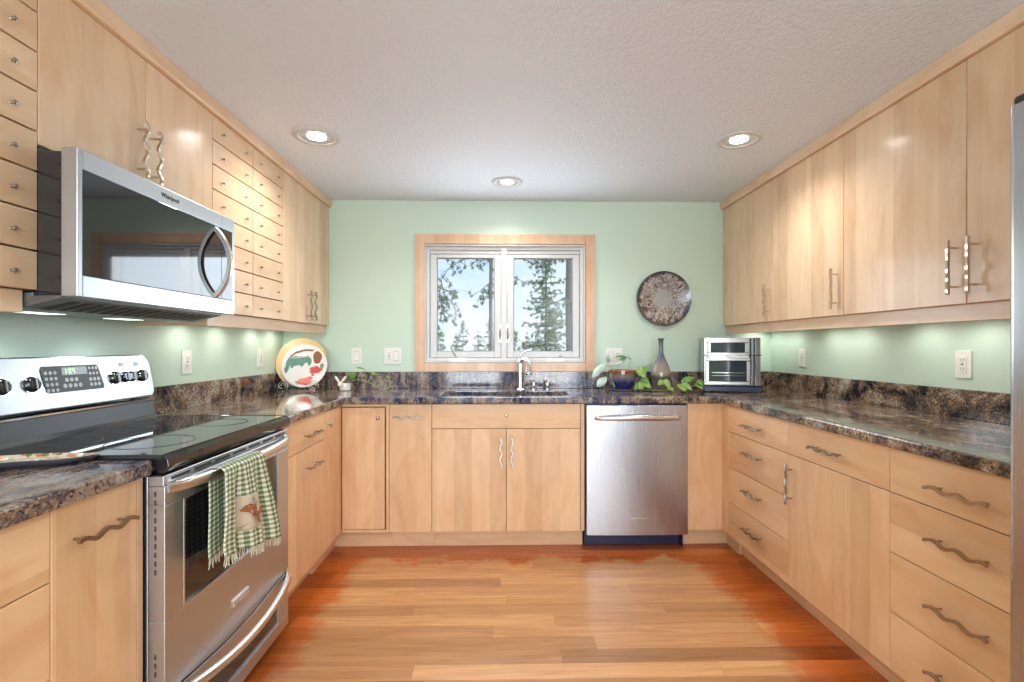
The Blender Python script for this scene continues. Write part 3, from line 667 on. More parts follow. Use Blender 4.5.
bl = [(DY-.03+.019*i, .092, .0075) for i in range(3)] + [(DY-.040+.020*i, .072, .0075) for i in range(4)]
bl += [(DY+.068+.015*i, .128-.019*j, .0048) for i in range(3) for j in range(2)] + [(DY+.066+.017*i, .088-.018*j, .0066) for i in range(3) for j in range(2)]
bl += [(DY-.104+.017*i, .118-.019*j, .0058) for i in range(3) for j in range(4)]
proto = None
for (y, h, rr) in bl:
    if proto is None:
        mb = MB(); mb.lathe([(1, -.0005), (1, .0010), (.7, .0016), (0, .0018)], (0, 0, 0), bn, 16); proto = obj('keypad_button', mb, btn, dsp, local=True); o = proto
    else: o = proto.copy(); C.objects.link(o); o.parent = dsp
    o.location = bp(y, h, .0024) - wloc(dsp); o.scale = (1, rr, rr) if False else (rr, rr, rr)
for o in dsp.children:
    if o.name.startswith('keypad_button'): o.scale = (o.scale[0], o.scale[1], o.scale[2])
# knobs
def rknob(y, h, r_=.0225):
    mb = MB(); c = bp(y, h, .0005); mb.lathe([(0, 0), (r_*1.12, 0), (r_*1.12, .004), (r_, .006), (r_*.94, .012), (r_*.82, .0145), (0, .015)], c, bn, 28)
    k = obj('control_knob', mb, M['black_gloss'], bgd, smooth=True)
    mb = MB(); s2 = Vector((0, 1, 0)); g0 = c + bn*.0148
    mb.prism([g0 - s2*.0045 - bu*r_*.85, g0 + s2*.0045 - bu*r_*.85, g0 + s2*.0045 + bu*r_*.85, g0 - s2*.0045 + bu*r_*.85], bn*.004); obj('grip', mb, M['black_gloss'], k, bevel=.002)
    mb = MB(); mb.lathe([(r_*1.3, 0), (r_*1.3, .0015), (r_*1.1, .0015), (r_*1.1, 0)], c, bn, 28); obj('bezel', mb, M['chrome'], k, smooth=True)
KH = .086
for y in (RC-.243, RC-.148, RC+.186, RC+.236, RC+.268, RC+.326): rknob(y, KH, .0225 if y < RC+.2 or y > RC+.3 else .0195)
for y in (RC-.280, RC+.228, RC+.306):
    mb = MB(); mb.prism([bp(y-.010, .128, .0002), bp(y+.010, .128, .0002), bp(y+.010, .142, .0002), bp(y-.010, .142, .0002)], bn*.0012); obj('indicator_lamp', mb, M['black_glass'], bgd)
# oven door
mb = MB(); zt_, zb_ = .862, .283; xf = RXF
mb.box((-.945, RY0, .300), (-.936, RY1, zt_))
dy0, dy1, wz0, wz1, wy0, wy1 = RY0, RY1, .475, .783, -2.150, -1.560
mb.box((-.936, dy0, wz1), (xf, dy1, .835)); mb.box((-.936, dy0, wz0), (xf, wy0, wz1)); mb.box((-.936, wy1, wz0), (xf, dy1, wz1))
# lower apron with gently arched bottom edge
n = 16; bot = [(dy0+(dy1-dy0)*k/n, .283 - .030*math.sin(PI*k/n)) for k in range(n+1)]
mb.prism([(xf, y, z) for y, z in bot] + [(xf, dy1, wz0), (xf, dy0, wz0)], (-.045, 0, 0))
# slotted top rail
mb.box((-.936, dy0, .835), (xf-.003, dy1, zt_))
od = obj('oven_door', mb, M['steel'], rg, bevel=.0018)
mb = MB()
for k in range(7): a = dy0+.030+(dy1-dy0-.04)*k/7; mb.box((xf-.006, a, .845), (xf-.0022, a+.082, .853))
obj('top_vents', mb, M['slot'], od)
mb = MB(); mb.box((-.935, wy0-.004, wz0-.004), (-.898, wy1+.004, wz1+.004)); obj('oven_window', mb, M['black_glass'], od)
mb = MB(); frame2 = [(wy0, wy1, wz0, wz0+.006), (wy0, wy1, wz1-.006, wz1), (wy0, wy0+.006, wz0, wz1), (wy1-.006, wy1, wz0, wz1)]
for a, b, c_, d_ in frame2: mb.box((-.899, a, c_), (xf+.0008, b, d_))
obj('window_trim', mb, M['steel_side'], od, bevel=.001)
def bowed(y0, y1, z, xo, bow, r_, sag=0.0, n=24, zend=0.0):
    """door bar whose ends curve back to the face"""
    P_ = []
    for k in range(n+1):
        t_ = k/n; s_ = math.sin(PI*t_)**.45
        P_.append(Vector((xo + bow*s_, y0+(y1-y0)*t_, z - sag*math.sin(PI*t_))))
    return P_
mb = MB(); mb.sweep(bowed(RY0+.018, RY1-.02, .826, xf-.006, .052, .012), lambda t: [(.0125*math.cos(2*PI*k/14), .0165*math.sin(2*PI*k/14)) for k in range(14)]); obj('door_handle', mb, M['nickel'], od, smooth=True)
mb = MB(); mb.box((xf-.0005, RC-.052, .338), (xf+.005, RC+.052, .363)); bd = obj('badge', mb, M['nickel'], od, bevel=.0015)
mb = MB(); mb.box((xf+.0045, RC-.046, .3435), (xf+.0056, RC+.046, .3575)); obj('badge_inset', mb, plain('badge_face', (.55, .55, .55), .45, .6), bd)
mb = MB()
for k in range(10): mb.box((-.9185, RY0-.0008, .60+.023*k), (-.9130, RY0+.001, .614+.023*k))
for k in range(3): mb.box((-.9185, RY0-.0008, .33+.023*k), (-.9130, RY0+.001, .344+.023*k))
obj('side_vents', mb, M['slot'], od)
# warming drawer
mb = MB(); top = [(dy1-(dy1-dy0)*k/n, .276 - .030*math.sin(PI*k/n)) for k in range(n+1)]
mb.prism([(xf, dy0, .196), (xf, dy1, .196)] + [(xf, y, z) for y, z in top], (-.045, 0, 0))
mb.box((-.936, dy0, .050), (xf, dy1, .092)); mb.box((-.936, dy0, .092), (xf, dy0+.085, .196)); mb.box((-.936, dy1-.085, .092), (xf, dy1, .196))
wd_ = obj('warming_drawer', mb, M['steel'], rg, bevel=.0018)
mb = MB(); mb.box((-.935, dy0+.08, .088), (-.898, dy1-.08, .200)); obj('drawer_window', mb, M['black_glass'], wd_)
mb = MB()
for a, b, c_, d_ in ((dy0+.085, dy1-.085, .092, .098), (dy0+.085, dy1-.085, .190, .196), (dy0+.085, dy0+.091, .098, .190), (dy1-.091, dy1-.085, .098, .190)): mb.box((-.899, a, c_), (xf+.0008, b, d_))
obj('window_trim', mb, M['steel_side'], wd_, bevel=.001)
mb = MB(); mb.sweep(bowed(RY0+.012, RY1-.012, .262, xf-.006, .055, .012, sag=.030), lambda t: [(.0125*math.cos(2*PI*k/14), .0150*math.sin(2*PI*k/14)) for k in range(14)]); obj('drawer_handle', mb, M['nickel'], wd_, smooth=True)

# ---- towel over the oven handle
m, t, p = mat('gingham_cloth'); setp(p, rough=.92)
uv = N(t, 'ShaderNodeUVMap'); s = N(t, 'ShaderNodeSeparateXYZ'); t.links.new(uv.outputs[0], s.inputs[0])
def stripe(v, n_):
    f = math_(t, 'FRACT', math_(t, 'MULTIPLY', v, float(n_))); return math_(t, 'GREATER_THAN', f, .5)
a = math_(t, 'MULTIPLY', math_(t, 'ADD', stripe(s.outputs[0], 12), stripe(s.outputs[1], 19)), .5)
c = ramp(t, a, [(0, (.80, .80, .66)), (.5, (.36, .42, .29)), (1, (.10, .15, .085))], 'CONSTANT')
r_ = N(t, 'ShaderNodeValToRGB'); t.nodes.remove(r_)
e_ = c.node.color_ramp.elements; e_[1].position = .25; e_[2].position = .75
t.links.new(c, p.inputs['Base Color']); bump(t, p, noise(t, coords(t), 500, 2), .2, .002); M['gingham'] = m
hx, hz = xf+.046, .826; R_ = .021
tw = thing('dish_towel', 'green and cream checked towel with an appliqué patch and fringe, hanging over the oven handle', 'towel', (hx, -1.93, hz-.02))
def towel_pt(u, v, front=True):
    # v: 0 at top of bar, 1 hem ; u: along the bar
    yc = -1.955; w = .235 + (.150 if front else .07)*min(1, v*1.15)**1.1
    y = yc + (u-.5)*w + (.055*v if front else .030*v)
    fold = (.011*math.sin(u*2*PI*2.2+.6) + .006*math.sin(u*2*PI*4.5+2))*min(1, v*2.0)
    hem = (.238 + .082*u) if front else .25
    d = v*(hem + R_*1.57)
    if d < R_*1.57:
        a = d/R_; x = R_*math.sin(a); z = R_*math.cos(a)
    else: x = R_ ; z = -(d - R_*1.57)
    bow = hx - (.0)
    if front: return Vector((hx + x + fold + .004, y, hz + z))
    return Vector((hx - x + fold*.35 - .001, y, hz + z))
mb = MB(); mb.grid(lambda u, v: towel_pt(u, v, True), 40, 40); obj('front_fall', mb, M['gingham'], tw, smooth=True, solid=.0022, fixn=False)
mb = MB(); mb.grid(lambda u, v: towel_pt(u, v, False), 36, 30); obj('back_fall', mb, M['gingham'], tw, smooth=True, solid=.0018, fixn=False)
random.seed(4); mb = MB()
for fr_, n_ in ((True, 70), (False, 45)):
    for k in range(n_):
        u = (k+.5)/n_; b = towel_pt(u, 1, fr_); q = b + Vector((random.uniform(-.003, .003), random.uniform(-.006, .006), -random.uniform(.018, .032)))
        mb.tube([b + Vector((0, 0, .003)), (b+q)/2 + Vector((0, random.uniform(-.003, .003), 0)), q], .0011, 5)
f_ = obj('fringe', mb, plain('fringe_cream', (.66, .66, .52), .9), tw); f_['kind'] = 'stuff'
pu0, pu1, pv0, pv1 = .28, .76, .42, .80
patch = lambda u, v: towel_pt(pu0+(pu1-pu0)*u, pv0+(pv1-pv0)*v, True) + Vector((.0022, 0, 0))
mb = MB(); mb.grid(patch, 14, 12); pa = obj('patch', mb, plain('patch_linen', (.60, .52, .40), .9), tw, smooth=True, solid=.0012, fixn=False)
def patch_shape(pts, name, col, off=.006):
    mb = MB(); mb.bm.faces.new([mb.bm.verts.new(patch(u, v) + Vector((off, 0, 0))) for u, v in pts]); obj(name, mb, plain(name+'_cloth', col, .9), pa, solid=.0008, fixn=False)
patch_shape([(.12, .42), (.20, .30), (.30, .24), (.42, .30), (.60, .28), (.78, .22), (.93, .30), (.90, .55), (.80, .70), (.70, .56), (.62, .66), (.66, .86), (.58, .88), (.52, .66), (.40, .60), (.28, .50)], 'animal_motif', (.33, .11, .04))
patch_shape([(.05, .9), (.3, .78), (.6, .92), (.95, .86), (.95, .96), (.05, .97)], 'grass_motif', (.42, .40, .22), .0012)
patch_shape([(.30, .12), (.52, .06), (.62, .2), (.44, .24)], 'foliage_motif', (.30, .33, .22), .0012)

# ================================================================== microwave
MY0, MY1, MXF, MZ0, MZ1 = -2.250, -1.488, -1.100, 1.336, 1.724
mw = thing('microwave_oven', 'stainless over-the-range microwave with a curved handle, mounted under the wall cabinet', 'microwave', (-1.32, (MY0+MY1)/2, MZ0))
mb = MB(); mb.box((XL+.003, MY0+.026, MZ0+.012), (-1.224, MY1-.002, 1.7365)); mb.box((-1.2205, MY0+.020, MZ0+.004), (-1.147, MY1-.002, MZ1-.003)); obj('body', mb, M['black_gloss'], mw, bevel=.002)
sp_y = -1.580
mb = MB(); yw0, yw1, zw0, zw1 = -2.236, -1.505, 1.392, 1.672; e2 = sp_y-.0015
mb.box((-1.142, MY0, MZ0), (MXF, MY0+.016, MZ1)); mb.box((-1.142, MY0+.016, zw1), (MXF, e2, MZ1)); mb.box((-1.142, MY0+.016, MZ0), (MXF, e2, zw0))
mb.box((-1.142, MY0+.016, zw0), (MXF-.005, e2, zw1)); dr_ = obj('door', mb, M['steel'], mw, bevel=.002)
M['mw_side'] = M['steel_side']
mb = MB(); mb.box((MXF-.0045, yw0+.002, zw0+.001), (MXF-.001, e2, zw1-.001)); obj('door_glass', mb, M['black_glass'], dr_, bevel=.001)
mb = MB(); mb.box((-1.142, sp_y, zw1), (MXF, MY1, MZ1)); mb.box((-1.142, sp_y, MZ0), (MXF, MY1, zw0)); mb.box((-1.142, -1.503, zw0), (MXF, MY1, zw1)); mb.box((-1.142, sp_y, zw0), (MXF-.005, -1.503, zw1)); cp = obj('control_panel', mb, M['steel'], mw, bevel=.002)
mb = MB(); mb.box((MXF-.0045, sp_y, zw0+.001), (MXF-.001, -1.5035, zw1-.001)); obj('touch_panel', mb, M['black_glass'], cp, bevel=.001)
P_ = [Vector((MXF-.003+.058*math.sin(PI*k/20)**.8, -1.622, 1.398+.262*k/20)) for k in range(21)]
mb = MB(); mb.sweep(P_, [(-.011, -.0065), (-.007, -.0085), (.007, -.0085), (.011, -.0065), (.011, .0065), (.007, .0085), (-.007, .0085), (-.011, .0065)], Vector((1, 0, 0))); obj('handle', mb, M['nickel'], dr_, smooth=True)
# sloping vent and underside
mb = MB(); mb.prism([(-1.146, MY0+.004, MZ0+.003), (-1.146, MY0+.004, MZ0-.004), (-1.26, MY0+.010, MZ0-.030), (-1.50, MY0+.010, MZ0-.030), (-1.50, MY0+.010, MZ0+.011), (-1.2235, MY0+.010, MZ0+.011), (-1.2235, MY0+.010, MZ0+.003)], (0, MY1-MY0-.012, 0)); un = obj('underside_vent', mb, plain('vent_grey', (.20, .20, .21), .35, .7), mw, bevel=.001)
mb = MB()
for k in range(14): y = MY0+.06+.048*k; mb.prism([(-1.165, y, MZ0-.0090), (-1.250, y, MZ0-.0285), (-1.250, y+.030, MZ0-.0285), (-1.165, y+.030, MZ0-.0090)], (0, 0, -.0008))
obj('vent_slots', mb, M['slot'], un)
for a, b in ((-2.10, -1.98), (-1.76, -1.64)):
    mb = MB(); mb.box((-1.42, a, MZ0-.0315), (-1.36, b, MZ0-.0295)); obj('task_lens', mb, emit('lit_task_lens', (.9, 1, .92), 1.1), un)
for y in (-2.04, -1.70):
    l = bpy.data.lights.new('hood_lamp', 'SPOT'); l.energy = 2.2; l.spot_size = math.radians(150); l.spot_blend = .7; l.shadow_soft_size = .04; l.color = (.92, 1, .98)
    o = bpy.data.objects.new('hood_lamp', l); C.objects.link(o); o.location = (-1.38, y, MZ0-.040)
def text_mesh(s, size, origin, xdir, ydir, name, m, parent, bold=0.0, depth=.0006):
    cu = bpy.data.curves.new('lettering', 'FONT'); cu.body = s; cu.size = size; cu.extrude = depth; cu.offset = bold; cu.align_x = 'CENTER'; cu.align_y = 'CENTER'
    o = bpy.data.objects.new('lettering', cu); C.objects.link(o); bpy.context.view_layer.update()
    me = bpy.data.meshes.new_from_object(o.evaluated_get(bpy.context.evaluated_depsgraph_get())); C.objects.unlink(o); bpy.data.objects.remove(o)
    X = Vector(xdir).normalized(); Y = Vector(ydir).normalized(); Z = X.cross(Y)
    me.transform(Matrix((( X.x, Y.x, Z.x, 0), (X.y, Y.y, Z.y, 0), (X.z, Y.z, Z.z, 0), (0, 0, 0, 1)))); me.transform(Matrix.Translation(Vector(origin) - wloc(parent)))
    me.materials.clear(); me.materials.append(m); o = bpy.data.objects.new(name, me); C.objects.link(o); o.parent = parent; return o
text_mesh('Whirlpool', .0215, (MXF+.0003, -1.886, 1.698), (0, 1, 0), (0, 0, 1), 'logo_lettering', M['slot'], dr_, bold=0.0)

# ================================================================== dishwasher
DX0, DX1 = .500, 1.100
dwr = thing('dishwasher', 'stainless dishwasher with a curved bar handle, between sink cabinet and corner panel', 'dishwasher', (.8, -.33, 0))
mb = MB(); mb.box((DX0-.004, FB+.012, .105), (DX1+.004, -.03, .8655)); obj('tub', mb, M['navy_soft'], dwr)
mb = MB(); nx = 20
front = [(DX0+(DX1-DX0)*k/nx, FB-.022-.0075*math.sin(PI*k/nx)**.7) for k in range(nx+1)]
mb.prism([(x, y, .094) for x, y in front] + [(DX1, FB+.010, .094), (DX0, FB+.010, .094)], (0, 0, .764)); dd = obj('door', mb, M['steel_v'], dwr, bevel=.0015, smooth=True)
P_ = []
for k in range(31):
    t_ = k/30; s_ = math.sin(PI*t_)**.35; P_.append(Vector((.551+.500*t_, FB-.020-.045*s_, .790-.0065+.0065*math.sin(PI*t_))))
mb = MB(); mb.sweep(P_, lambda t: [((.010)*math.cos(2*PI*k/14), (.0125+.004*math.sin(PI*t))*math.sin(2*PI*k/14)) for k in range(14)]); obj('handle', mb, M['nickel'], dd, smooth=True)
mb = MB(); mb.box((.757, FB-.034, .190), (.850, FB-.027, .203)); obj('badge', mb, M['nickel'], dd, bevel=.001)
mb = MB(); mb.box((DX0, FB+.070, .004), (DX1-.02, FB+.085, .092)); mb.box((DX1-.018, FB+.030, .004), (DX1-.010, FB+.085, .092)); obj('toe_panel', mb, M['navy_soft'], dwr)

# ================================================================== refrigerator
rf = thing('refrigerator', 'stainless refrigerator whose door edge shows at the right photo border', 'refrigerator', (1.52, -2.9, 0))
mb = MB(); mb.box((1.185, -3.36, .02), (1.90, -2.476, 1.735)); obj('body', mb, plain('fridge_grey', (.30, .30, .31), .4, .4), rf, bevel=.004)
def fdoor(y0, y1, z0, z1, hy):
    mb = MB(); rr = .018; prof = []
    for cx, cy, a in ((1.128+rr, y1-rr, PI/2), (1.128+rr, y0+rr, PI)):
        prof += [(cx+rr*math.cos(a+PI/2*k/6), cy+rr*math.sin(a+PI/2*k/6)) for k in range(7)]
    prof += [(1.180, y0), (1.180, y1)]
    mb.prism([(x, y, z0) for x, y in prof], (0, 0, z1-z0)); d = obj('door', mb, M['steel_v'], rf, smooth=True)
    mb = MB(); mb.tube([(1.126, hy, z0+.15), (1.085, hy, z0+.18), (1.075, hy, (z0+z1)/2), (1.085, hy, z1-.18), (1.126, hy, z1-.15)], .011, 12); obj('handle', mb, M['nickel'], d, smooth=True)
fdoor(-2.915, -2.474, .09, 1.737, -2.86); fdoor(-3.36, -2.921, .09, 1.737, -2.975)
mb = MB(); mb.box((1.135, -2.545, 1.7375), (1.215, -2.480, 1.760)); obj('hinge_cap', mb, M['black_soft'], rf, bevel=.008)
mb = MB(); mb.box((1.19, -3.35, 0), (1.88, -2.485, .02)); obj('base_grille', mb, M['black_soft'], rf)

# ================================================================== toaster oven
M['toaster'] = steel('toaster_steel', (.47, .46, .44), .24, 'H', 400)
TO = thing('toaster_oven', 'stainless double-compartment toaster oven standing in the right corner of the worktop', 'toaster oven', (1.535, -.225, CT1), rotz=math.radians(-17))
tw_, td_, th_ = .345, .29, .355
def tb(mb, x0, x1, y0, y1, z0, z1): return mb.box((x0, y0, z0), (x1, y1, z1))
h = tw_/2; f = -td_/2
mb = MB(); tb(mb, -h+.004, h-.004, f+.012, td_/2, .012, .040); ob = obj('base', mb, M['navy_soft'], TO, local=True, bevel=.006)
mb = MB(); tb(mb, -h, h, f+.002, f+.020, .004, .038); obj('base_front', mb, M['navy_soft'], TO, local=True, bevel=.004)
mb = MB()
for x in (-h+.03, h-.03):
    for y in (f+.04, td_/2-.03): mb.rod((x, y, 0), (x, y, .013), .012)
obj('feet', mb, M['black_soft'], TO, local=True)
mb = MB(); tb(mb, -h, h, f+.014, td_/2, .040, th_); sh_ = obj('housing', mb, M['toaster'], TO, local=True, bevel=.006)
def tdoor(z0, z1, x0, x1, name):
    mb = MB(); w = .024
    tb(mb, x0, x1, f-.002, f+.014, z0, z0+w); tb(mb, x0, x1, f-.002, f+.014, z1-w, z1); tb(mb, x0, x0+w, f-.002, f+.014, z0+w, z1-w); tb(mb, x1-w, x1, f-.002, f+.014, z0+w, z1-w)
    d = obj(name, mb, M['toaster'], TO, local=True, bevel=.004)
    mb = MB(); tb(mb, x0+w-.002, x1-w+.002, f+.004, f+.012, z0+w-.002, z1-w+.002); obj('door_window', mb, plain('smoked_glass', (.02, .035, .05), .05, spec=.8), d, local=True)
    return d
d1 = tdoor(.235, .345, -h+.020, .098, 'upper_door'); d2 = tdoor(.048, .228, -h+.010, .108, 'lower_door')
mb = MB(); tb(mb, -h+.05, .075, f+.001, f+.003, .125, .130); tb(mb, -h+.05, .075, f+.001, f+.003, .108, .110); obj('wire_rack', mb, M['chrome'], d2, local=True)
mb = MB(); mb.sweep([(-h+.02, f-.004, .232), (-h+.03, f-.020, .232), (.088, f-.020, .232), (.100, f-.004, .232)], [(-.004, -.005), (.004, -.005), (.004, .005), (-.004, .005)]); obj('door_handle', mb, M['steel_side'], d2, local=True, bevel=.001)
mb = MB(); tb(mb, -h-.001, h+.001, f-.001, f+.06, .2385, .2445); obj('seam_band', mb, M['navy_soft'], TO, local=True)
for x0, x1, mm in ((.104, .112, M['black_soft']), (.114, .124, M['chrome']), (.126, .134, M['navy_soft']), (.136, .168, M['chrome'])):
    mb = MB(); tb(mb, x0, x1, f-.001, f+.014, .046, .350); obj('trim_strip', mb, mm, TO, local=True, bevel=.003)
mb = MB(); mb.tube([(h-.02, td_/2, .05), (h+.03, td_/2-.02, .012), (h+.045, .05, .006), (h+.02, -.02, .006), (h+.035, -.06, .006)], .0045, 8); obj('power_cord', mb, M['black_soft'], TO, local=True, smooth=True)

# ================================================================== wall plate
wp = (1.157, -.001, 1.546)
m, t, p = mat('splashed_glaze'); setp(p, rough=.16, coat=.6)
co = coords(t); s = N(t, 'ShaderNodeSeparateXYZ'); t.links.new(co, s.inputs[0])
ax, az = s.outputs[0], math_(t, 'SUBTRACT', s.outputs[2], 0.0)
rad = math_(t, 'SQRT', math_(t, 'ADD', math_(t, 'MULTIPLY', ax, ax), math_(t, 'MULTIPLY', az, az)))
ang = math_(t, 'ARCTAN2', az, ax)
cb = N(t, 'ShaderNodeCombineXYZ'); t.links.new(math_(t, 'MULTIPLY', math_(t, 'COSINE', ang), 3.6), cb.inputs[0]); t.links.new(math_(t, 'MULTIPLY', math_(t, 'SINE', ang), 3.6), cb.inputs[1]); t.links.new(math_(t, 'MULTIPLY', rad, 14.0), cb.inputs[2])
n1 = noise(t, cb.outputs[0], 1.0, 5, .65, .8)
rr = math_(t, 'ADD', rad, math_(t, 'MULTIPLY', math_(t, 'SUBTRACT', n1, .5), .12))
ringc = ramp(t, n1, [(.30, (.02, .025, .06)), (.42, (.14, .06, .04)), (.48, (.55, .53, .50)), (.53, (.05, .06, .11)), (.60, (.34, .26, .19)), (.70, (.62, .62, .60))])
cen = ramp(t, noise(t, co, 160, 2), [(.3, (.22, .23, .23)), (.7, (.40, .41, .40))])
c = mix(t, ramp(t, rr, [(.068, (0, 0, 0)), (.076, (1, 1, 1))]), cen, ringc)
c = mix(t, ramp(t, rr, [(.166, (0, 0, 0)), (.186, (1, 1, 1))]), c, (.035, .03, .045))
t.links.new(c, p.inputs['Base Color'])
PR = .196
mb = MB(); mb.lathe([(0, .012), (.06, .010), (.12, .018), (PR-.008, .034), (PR, .036), (PR, .030), (.10, .004), (.07, 0), (0, 0)], wp, (0, -1, 0), 64)
o = obj('wall_plate', mb, m, base=wp, smooth=True); tag(o, 'round glazed plate with grey centre and dark splashed rim hanging on the green wall', 'plate')

# ================================================================== bottle vase
m, t, p = mat('vase_glaze'); setp(p, rough=.14, coat=.6)
s = N(t, 'ShaderNodeSeparateXYZ'); co = coords(t); t.links.new(co, s.inputs[0])
z_ = math_(t, 'ADD', s.outputs[2], math_(t, 'MULTIPLY', math_(t, 'SUBTRACT', noise(t, mapped(t, co, (1, 1, .25)), 50, 4), .5), .06))
t.links.new(ramp(t, math_(t, 'DIVIDE', z_, .36), [(0, (.17, .15, .11)), (.25, (.11, .09, .07)), (.32, (.30, .25, .19)), (.50, (.22, .20, .19)), (.62, (.10, .10, .16)), (.78, (.12, .16, .20)), (.95, (.06, .05, .07))]), p.inputs['Base Color'])
mb = MB(); vx, vy = 1.083, -.19
mb.lathe([(0, 0), (.050, 0), (.054, .006), (.058, .04), (.064, .085), (.066, .11), (.060, .145), (.044, .185), (.027, .220), (.018, .255), (.0155, .30), (.0165, .335), (.021, .350), (.021, .354), (.014, .352), (.013, .30), (0, .29)], (vx, vy, CT1), UPV, 40)
tag(obj('bottle_vase', mb, m, base=(vx, vy, CT1), smooth=True), 'slender-necked grey and brown glazed bottle vase on the worktop below the wall plate', 'vase')

# ================================================================== plants
M['leaf'] = plain('leaf_green', (.11, .25, .04), .38, coat=.2, var=.4, scale=25); M['leaf_l'] = plain('leaf_lime', (.21, .35, .07), .38, coat=.2, var=.3, scale=25)
M['leaf_w'] = plain('leaf_pale', (.38, .52, .44), .30, coat=.4, var=.2, scale=20); M['stem'] = plain('stem_green', (.30, .38, .14), .5, var=.2)
def leaf(parent, base, tip, width, m, nr=(0, -.6, .8), droop=.15, name='leaf', heart=True):
    base, tip = Vector(base), Vector(tip); ax = tip-base; L = ax.length; t_ = ax.normalized(); s_ = t_.cross(Vector(nr)).normalized(); n_ = s_.cross(t_).normalized()
    def fn(u, v):
        w = (math.sin(PI*min(1, v**.62))**.9 if heart else math.sin(PI*v)**.75)*width*.5
        if v >= 1: w = 0.0004
        a = (u-.5)*2
        back = -.12*L*abs(a)*(1-v)*(1 if heart else 0)
        return base + t_*(L*v+back) + s_*(a*max(w, .0006)) + n_*(-abs(a)*w*.28 + droop*L*math.sin(PI*v*.9)*.8)
    mb = MB(); mb.grid(fn, 6, 10); return obj(name, mb, m, parent, smooth=True, solid=.0007, fixn=False)
def vine(parent, pts, r_=.0022, name='stem'):
    pts = [Vector(p) for p in pts]; out = []
    for i in range(len(pts)-1):
        p0, p1, p2, p3 = pts[max(i-1, 0)], pts[i], pts[i+1], pts[min(i+2, len(pts)-1)]
        for k in range(6):
            t_ = k/6; out.append(.5*((2*p1)+(p2-p0)*t_+(2*p0-5*p1+4*p2-p3)*t_*t_+(3*p1-p0-3*p2+p3)*t_**3))
    out.append(pts[-1]); mb = MB(); mb.tube(out, r_, 7, Vector((.1, .2, 1))); return obj(name, mb, M['stem'], parent, smooth=True)
# blue glazed pot
px, py = .815, -.205
pp = thing('potted_vine', 'trailing pothos in a blue and brown glazed pot on a saucer, right of the sink', 'plant', (px, py, CT1))
m, t, p = mat('blue_drip_glaze'); setp(p, rough=.12, coat=.7)
co = coords(t); s = N(t, 'ShaderNodeSeparateXYZ'); t.links.new(co, s.inputs[0])
z_ = math_(t, 'ADD', s.outputs[2], math_(t, 'MULTIPLY', math_(t, 'SUBTRACT', noise(t, mapped(t, co, (1, 1, .2)), 70, 4), .5), .05))
t.links.new(ramp(t, math_(t, 'DIVIDE', z_, .14), [(0, (.006, .01, .06)), (.42, (.012, .02, .12)), (.58, (.10, .11, .17)), (.74, (.22, .15, .13)), (.90, (.20, .07, .03)), (1, (.38, .16, .07))]), p.inputs['Base Color'])
mb = MB(); mb.lathe([(0, .008), (.055, .008), (.066, .016), (.081, .05), (.088, .095), (.088, .128), (.093, .132), (.093, .140), (.084, .140), (.080, .120), (0, .118)], (px, py, CT1), UPV, 40); pot = obj('pot', mb, m, pp, smooth=True)
mb = MB(); mb.lathe([(0, 0), (.062, 0), (.072, .006), (.076, .012), (.073, .013), (.064, .008), (0, .007)], (px, py, CT1), UPV, 40); obj('saucer', mb, plain('saucer_grey', (.22, .22, .27), .25, coat=.4), pp, smooth=True)
mb = MB(); mb.lathe([(.080, .1185), (.04, .124), (0, .126)], (px, py, CT1), UPV, 20); obj('soil', mb, plain('potting_soil', (.06, .035, .02), .95, var=.5, scale=120), pp)
B = Vector((px, py, CT1))
vine(pp, [B+Vector((-.03, 0, .12)), B+Vector((-.085, -.02, .16)), B+Vector((-.13, -.04, .18))]); leaf(pp, B+Vector((-.115, -.04, .190)), B+Vector((-.215, -.07, .085)), .055, M['leaf_w'], droop=.18, heart=False)
leaf(pp, B+Vector((-.10, -.02, .185)), B+Vector((-.035+-.07, -.03, .245)), .03, M['leaf_w'], heart=False)
vine(pp, [B+Vector((-.07, -.03, .125)), B+Vector((-.09, -.06, .10)), B+Vector((-.07, -.085, .03)), B+Vector((-.115, -.09, .085)), B+Vector((-.14, -.09, .10))]); leaf(pp, B+Vector((-.125, -.09, .098)), B+Vector((-.190, -.11, .030)), .058, M['leaf_w'], droop=.22, heart=False)
vine(pp, [B+Vector((.02, 0, .12)), B+Vector((.055, .0, .19)), B+Vector((.04, -.01, .245))]); leaf(pp, B+Vector((.048, -.01, .215)), B+Vector((-.065, -.04, .215)), .06, M['leaf'], nr=(0, -.3, 1), droop=.28)
leaf(pp, B+Vector((.01, -.02, .225)), B+Vector((-.055, -.05, .175)), .045, M['leaf_w'], droop=.1)
vine(pp, [B+Vector((.05, -.03, .125)), B+Vector((.10, -.05, .125)), B+Vector((.12, -.06, .07)), B+Vector((.115, -.07, .015)), B+Vector((.19, -.10, .012))])
for b, e_, w, mm in (((.10, -.05, .13), (.165, -.07, .155), .06, 'leaf'), ((.10, -.06, .155), (.135, -.08, .085), .07, 'leaf_l'), ((.115, -.07, .09), (.16, -.09, .06), .045, 'leaf'), ((.12, -.07, .06), (.085, -.11, .012), .055, 'leaf_l'), ((.09, -.08, .05), (.055, -.11, .01), .04, 'leaf'), ((.13, -.08, .06), (.165, -.11, .02), .045, 'leaf_l'), ((.11, -.06, .15), (.095, -.08, .10), .05, 'leaf_l')):
    leaf(pp, B+Vector(b), B+Vector(e_), w, M[mm], nr=(0, -.9, .4))
vine(pp, [B+Vector((.19, -.10, .012)), B+Vector((.255, -.14, .012)), B+Vector((.30, -.11, .03)), B+Vector((.36, -.15, .015)), B+Vector((.44, -.12, .04)), B+Vector((.47, -.12, .05)), B+Vector((.48, -.15, .02))])
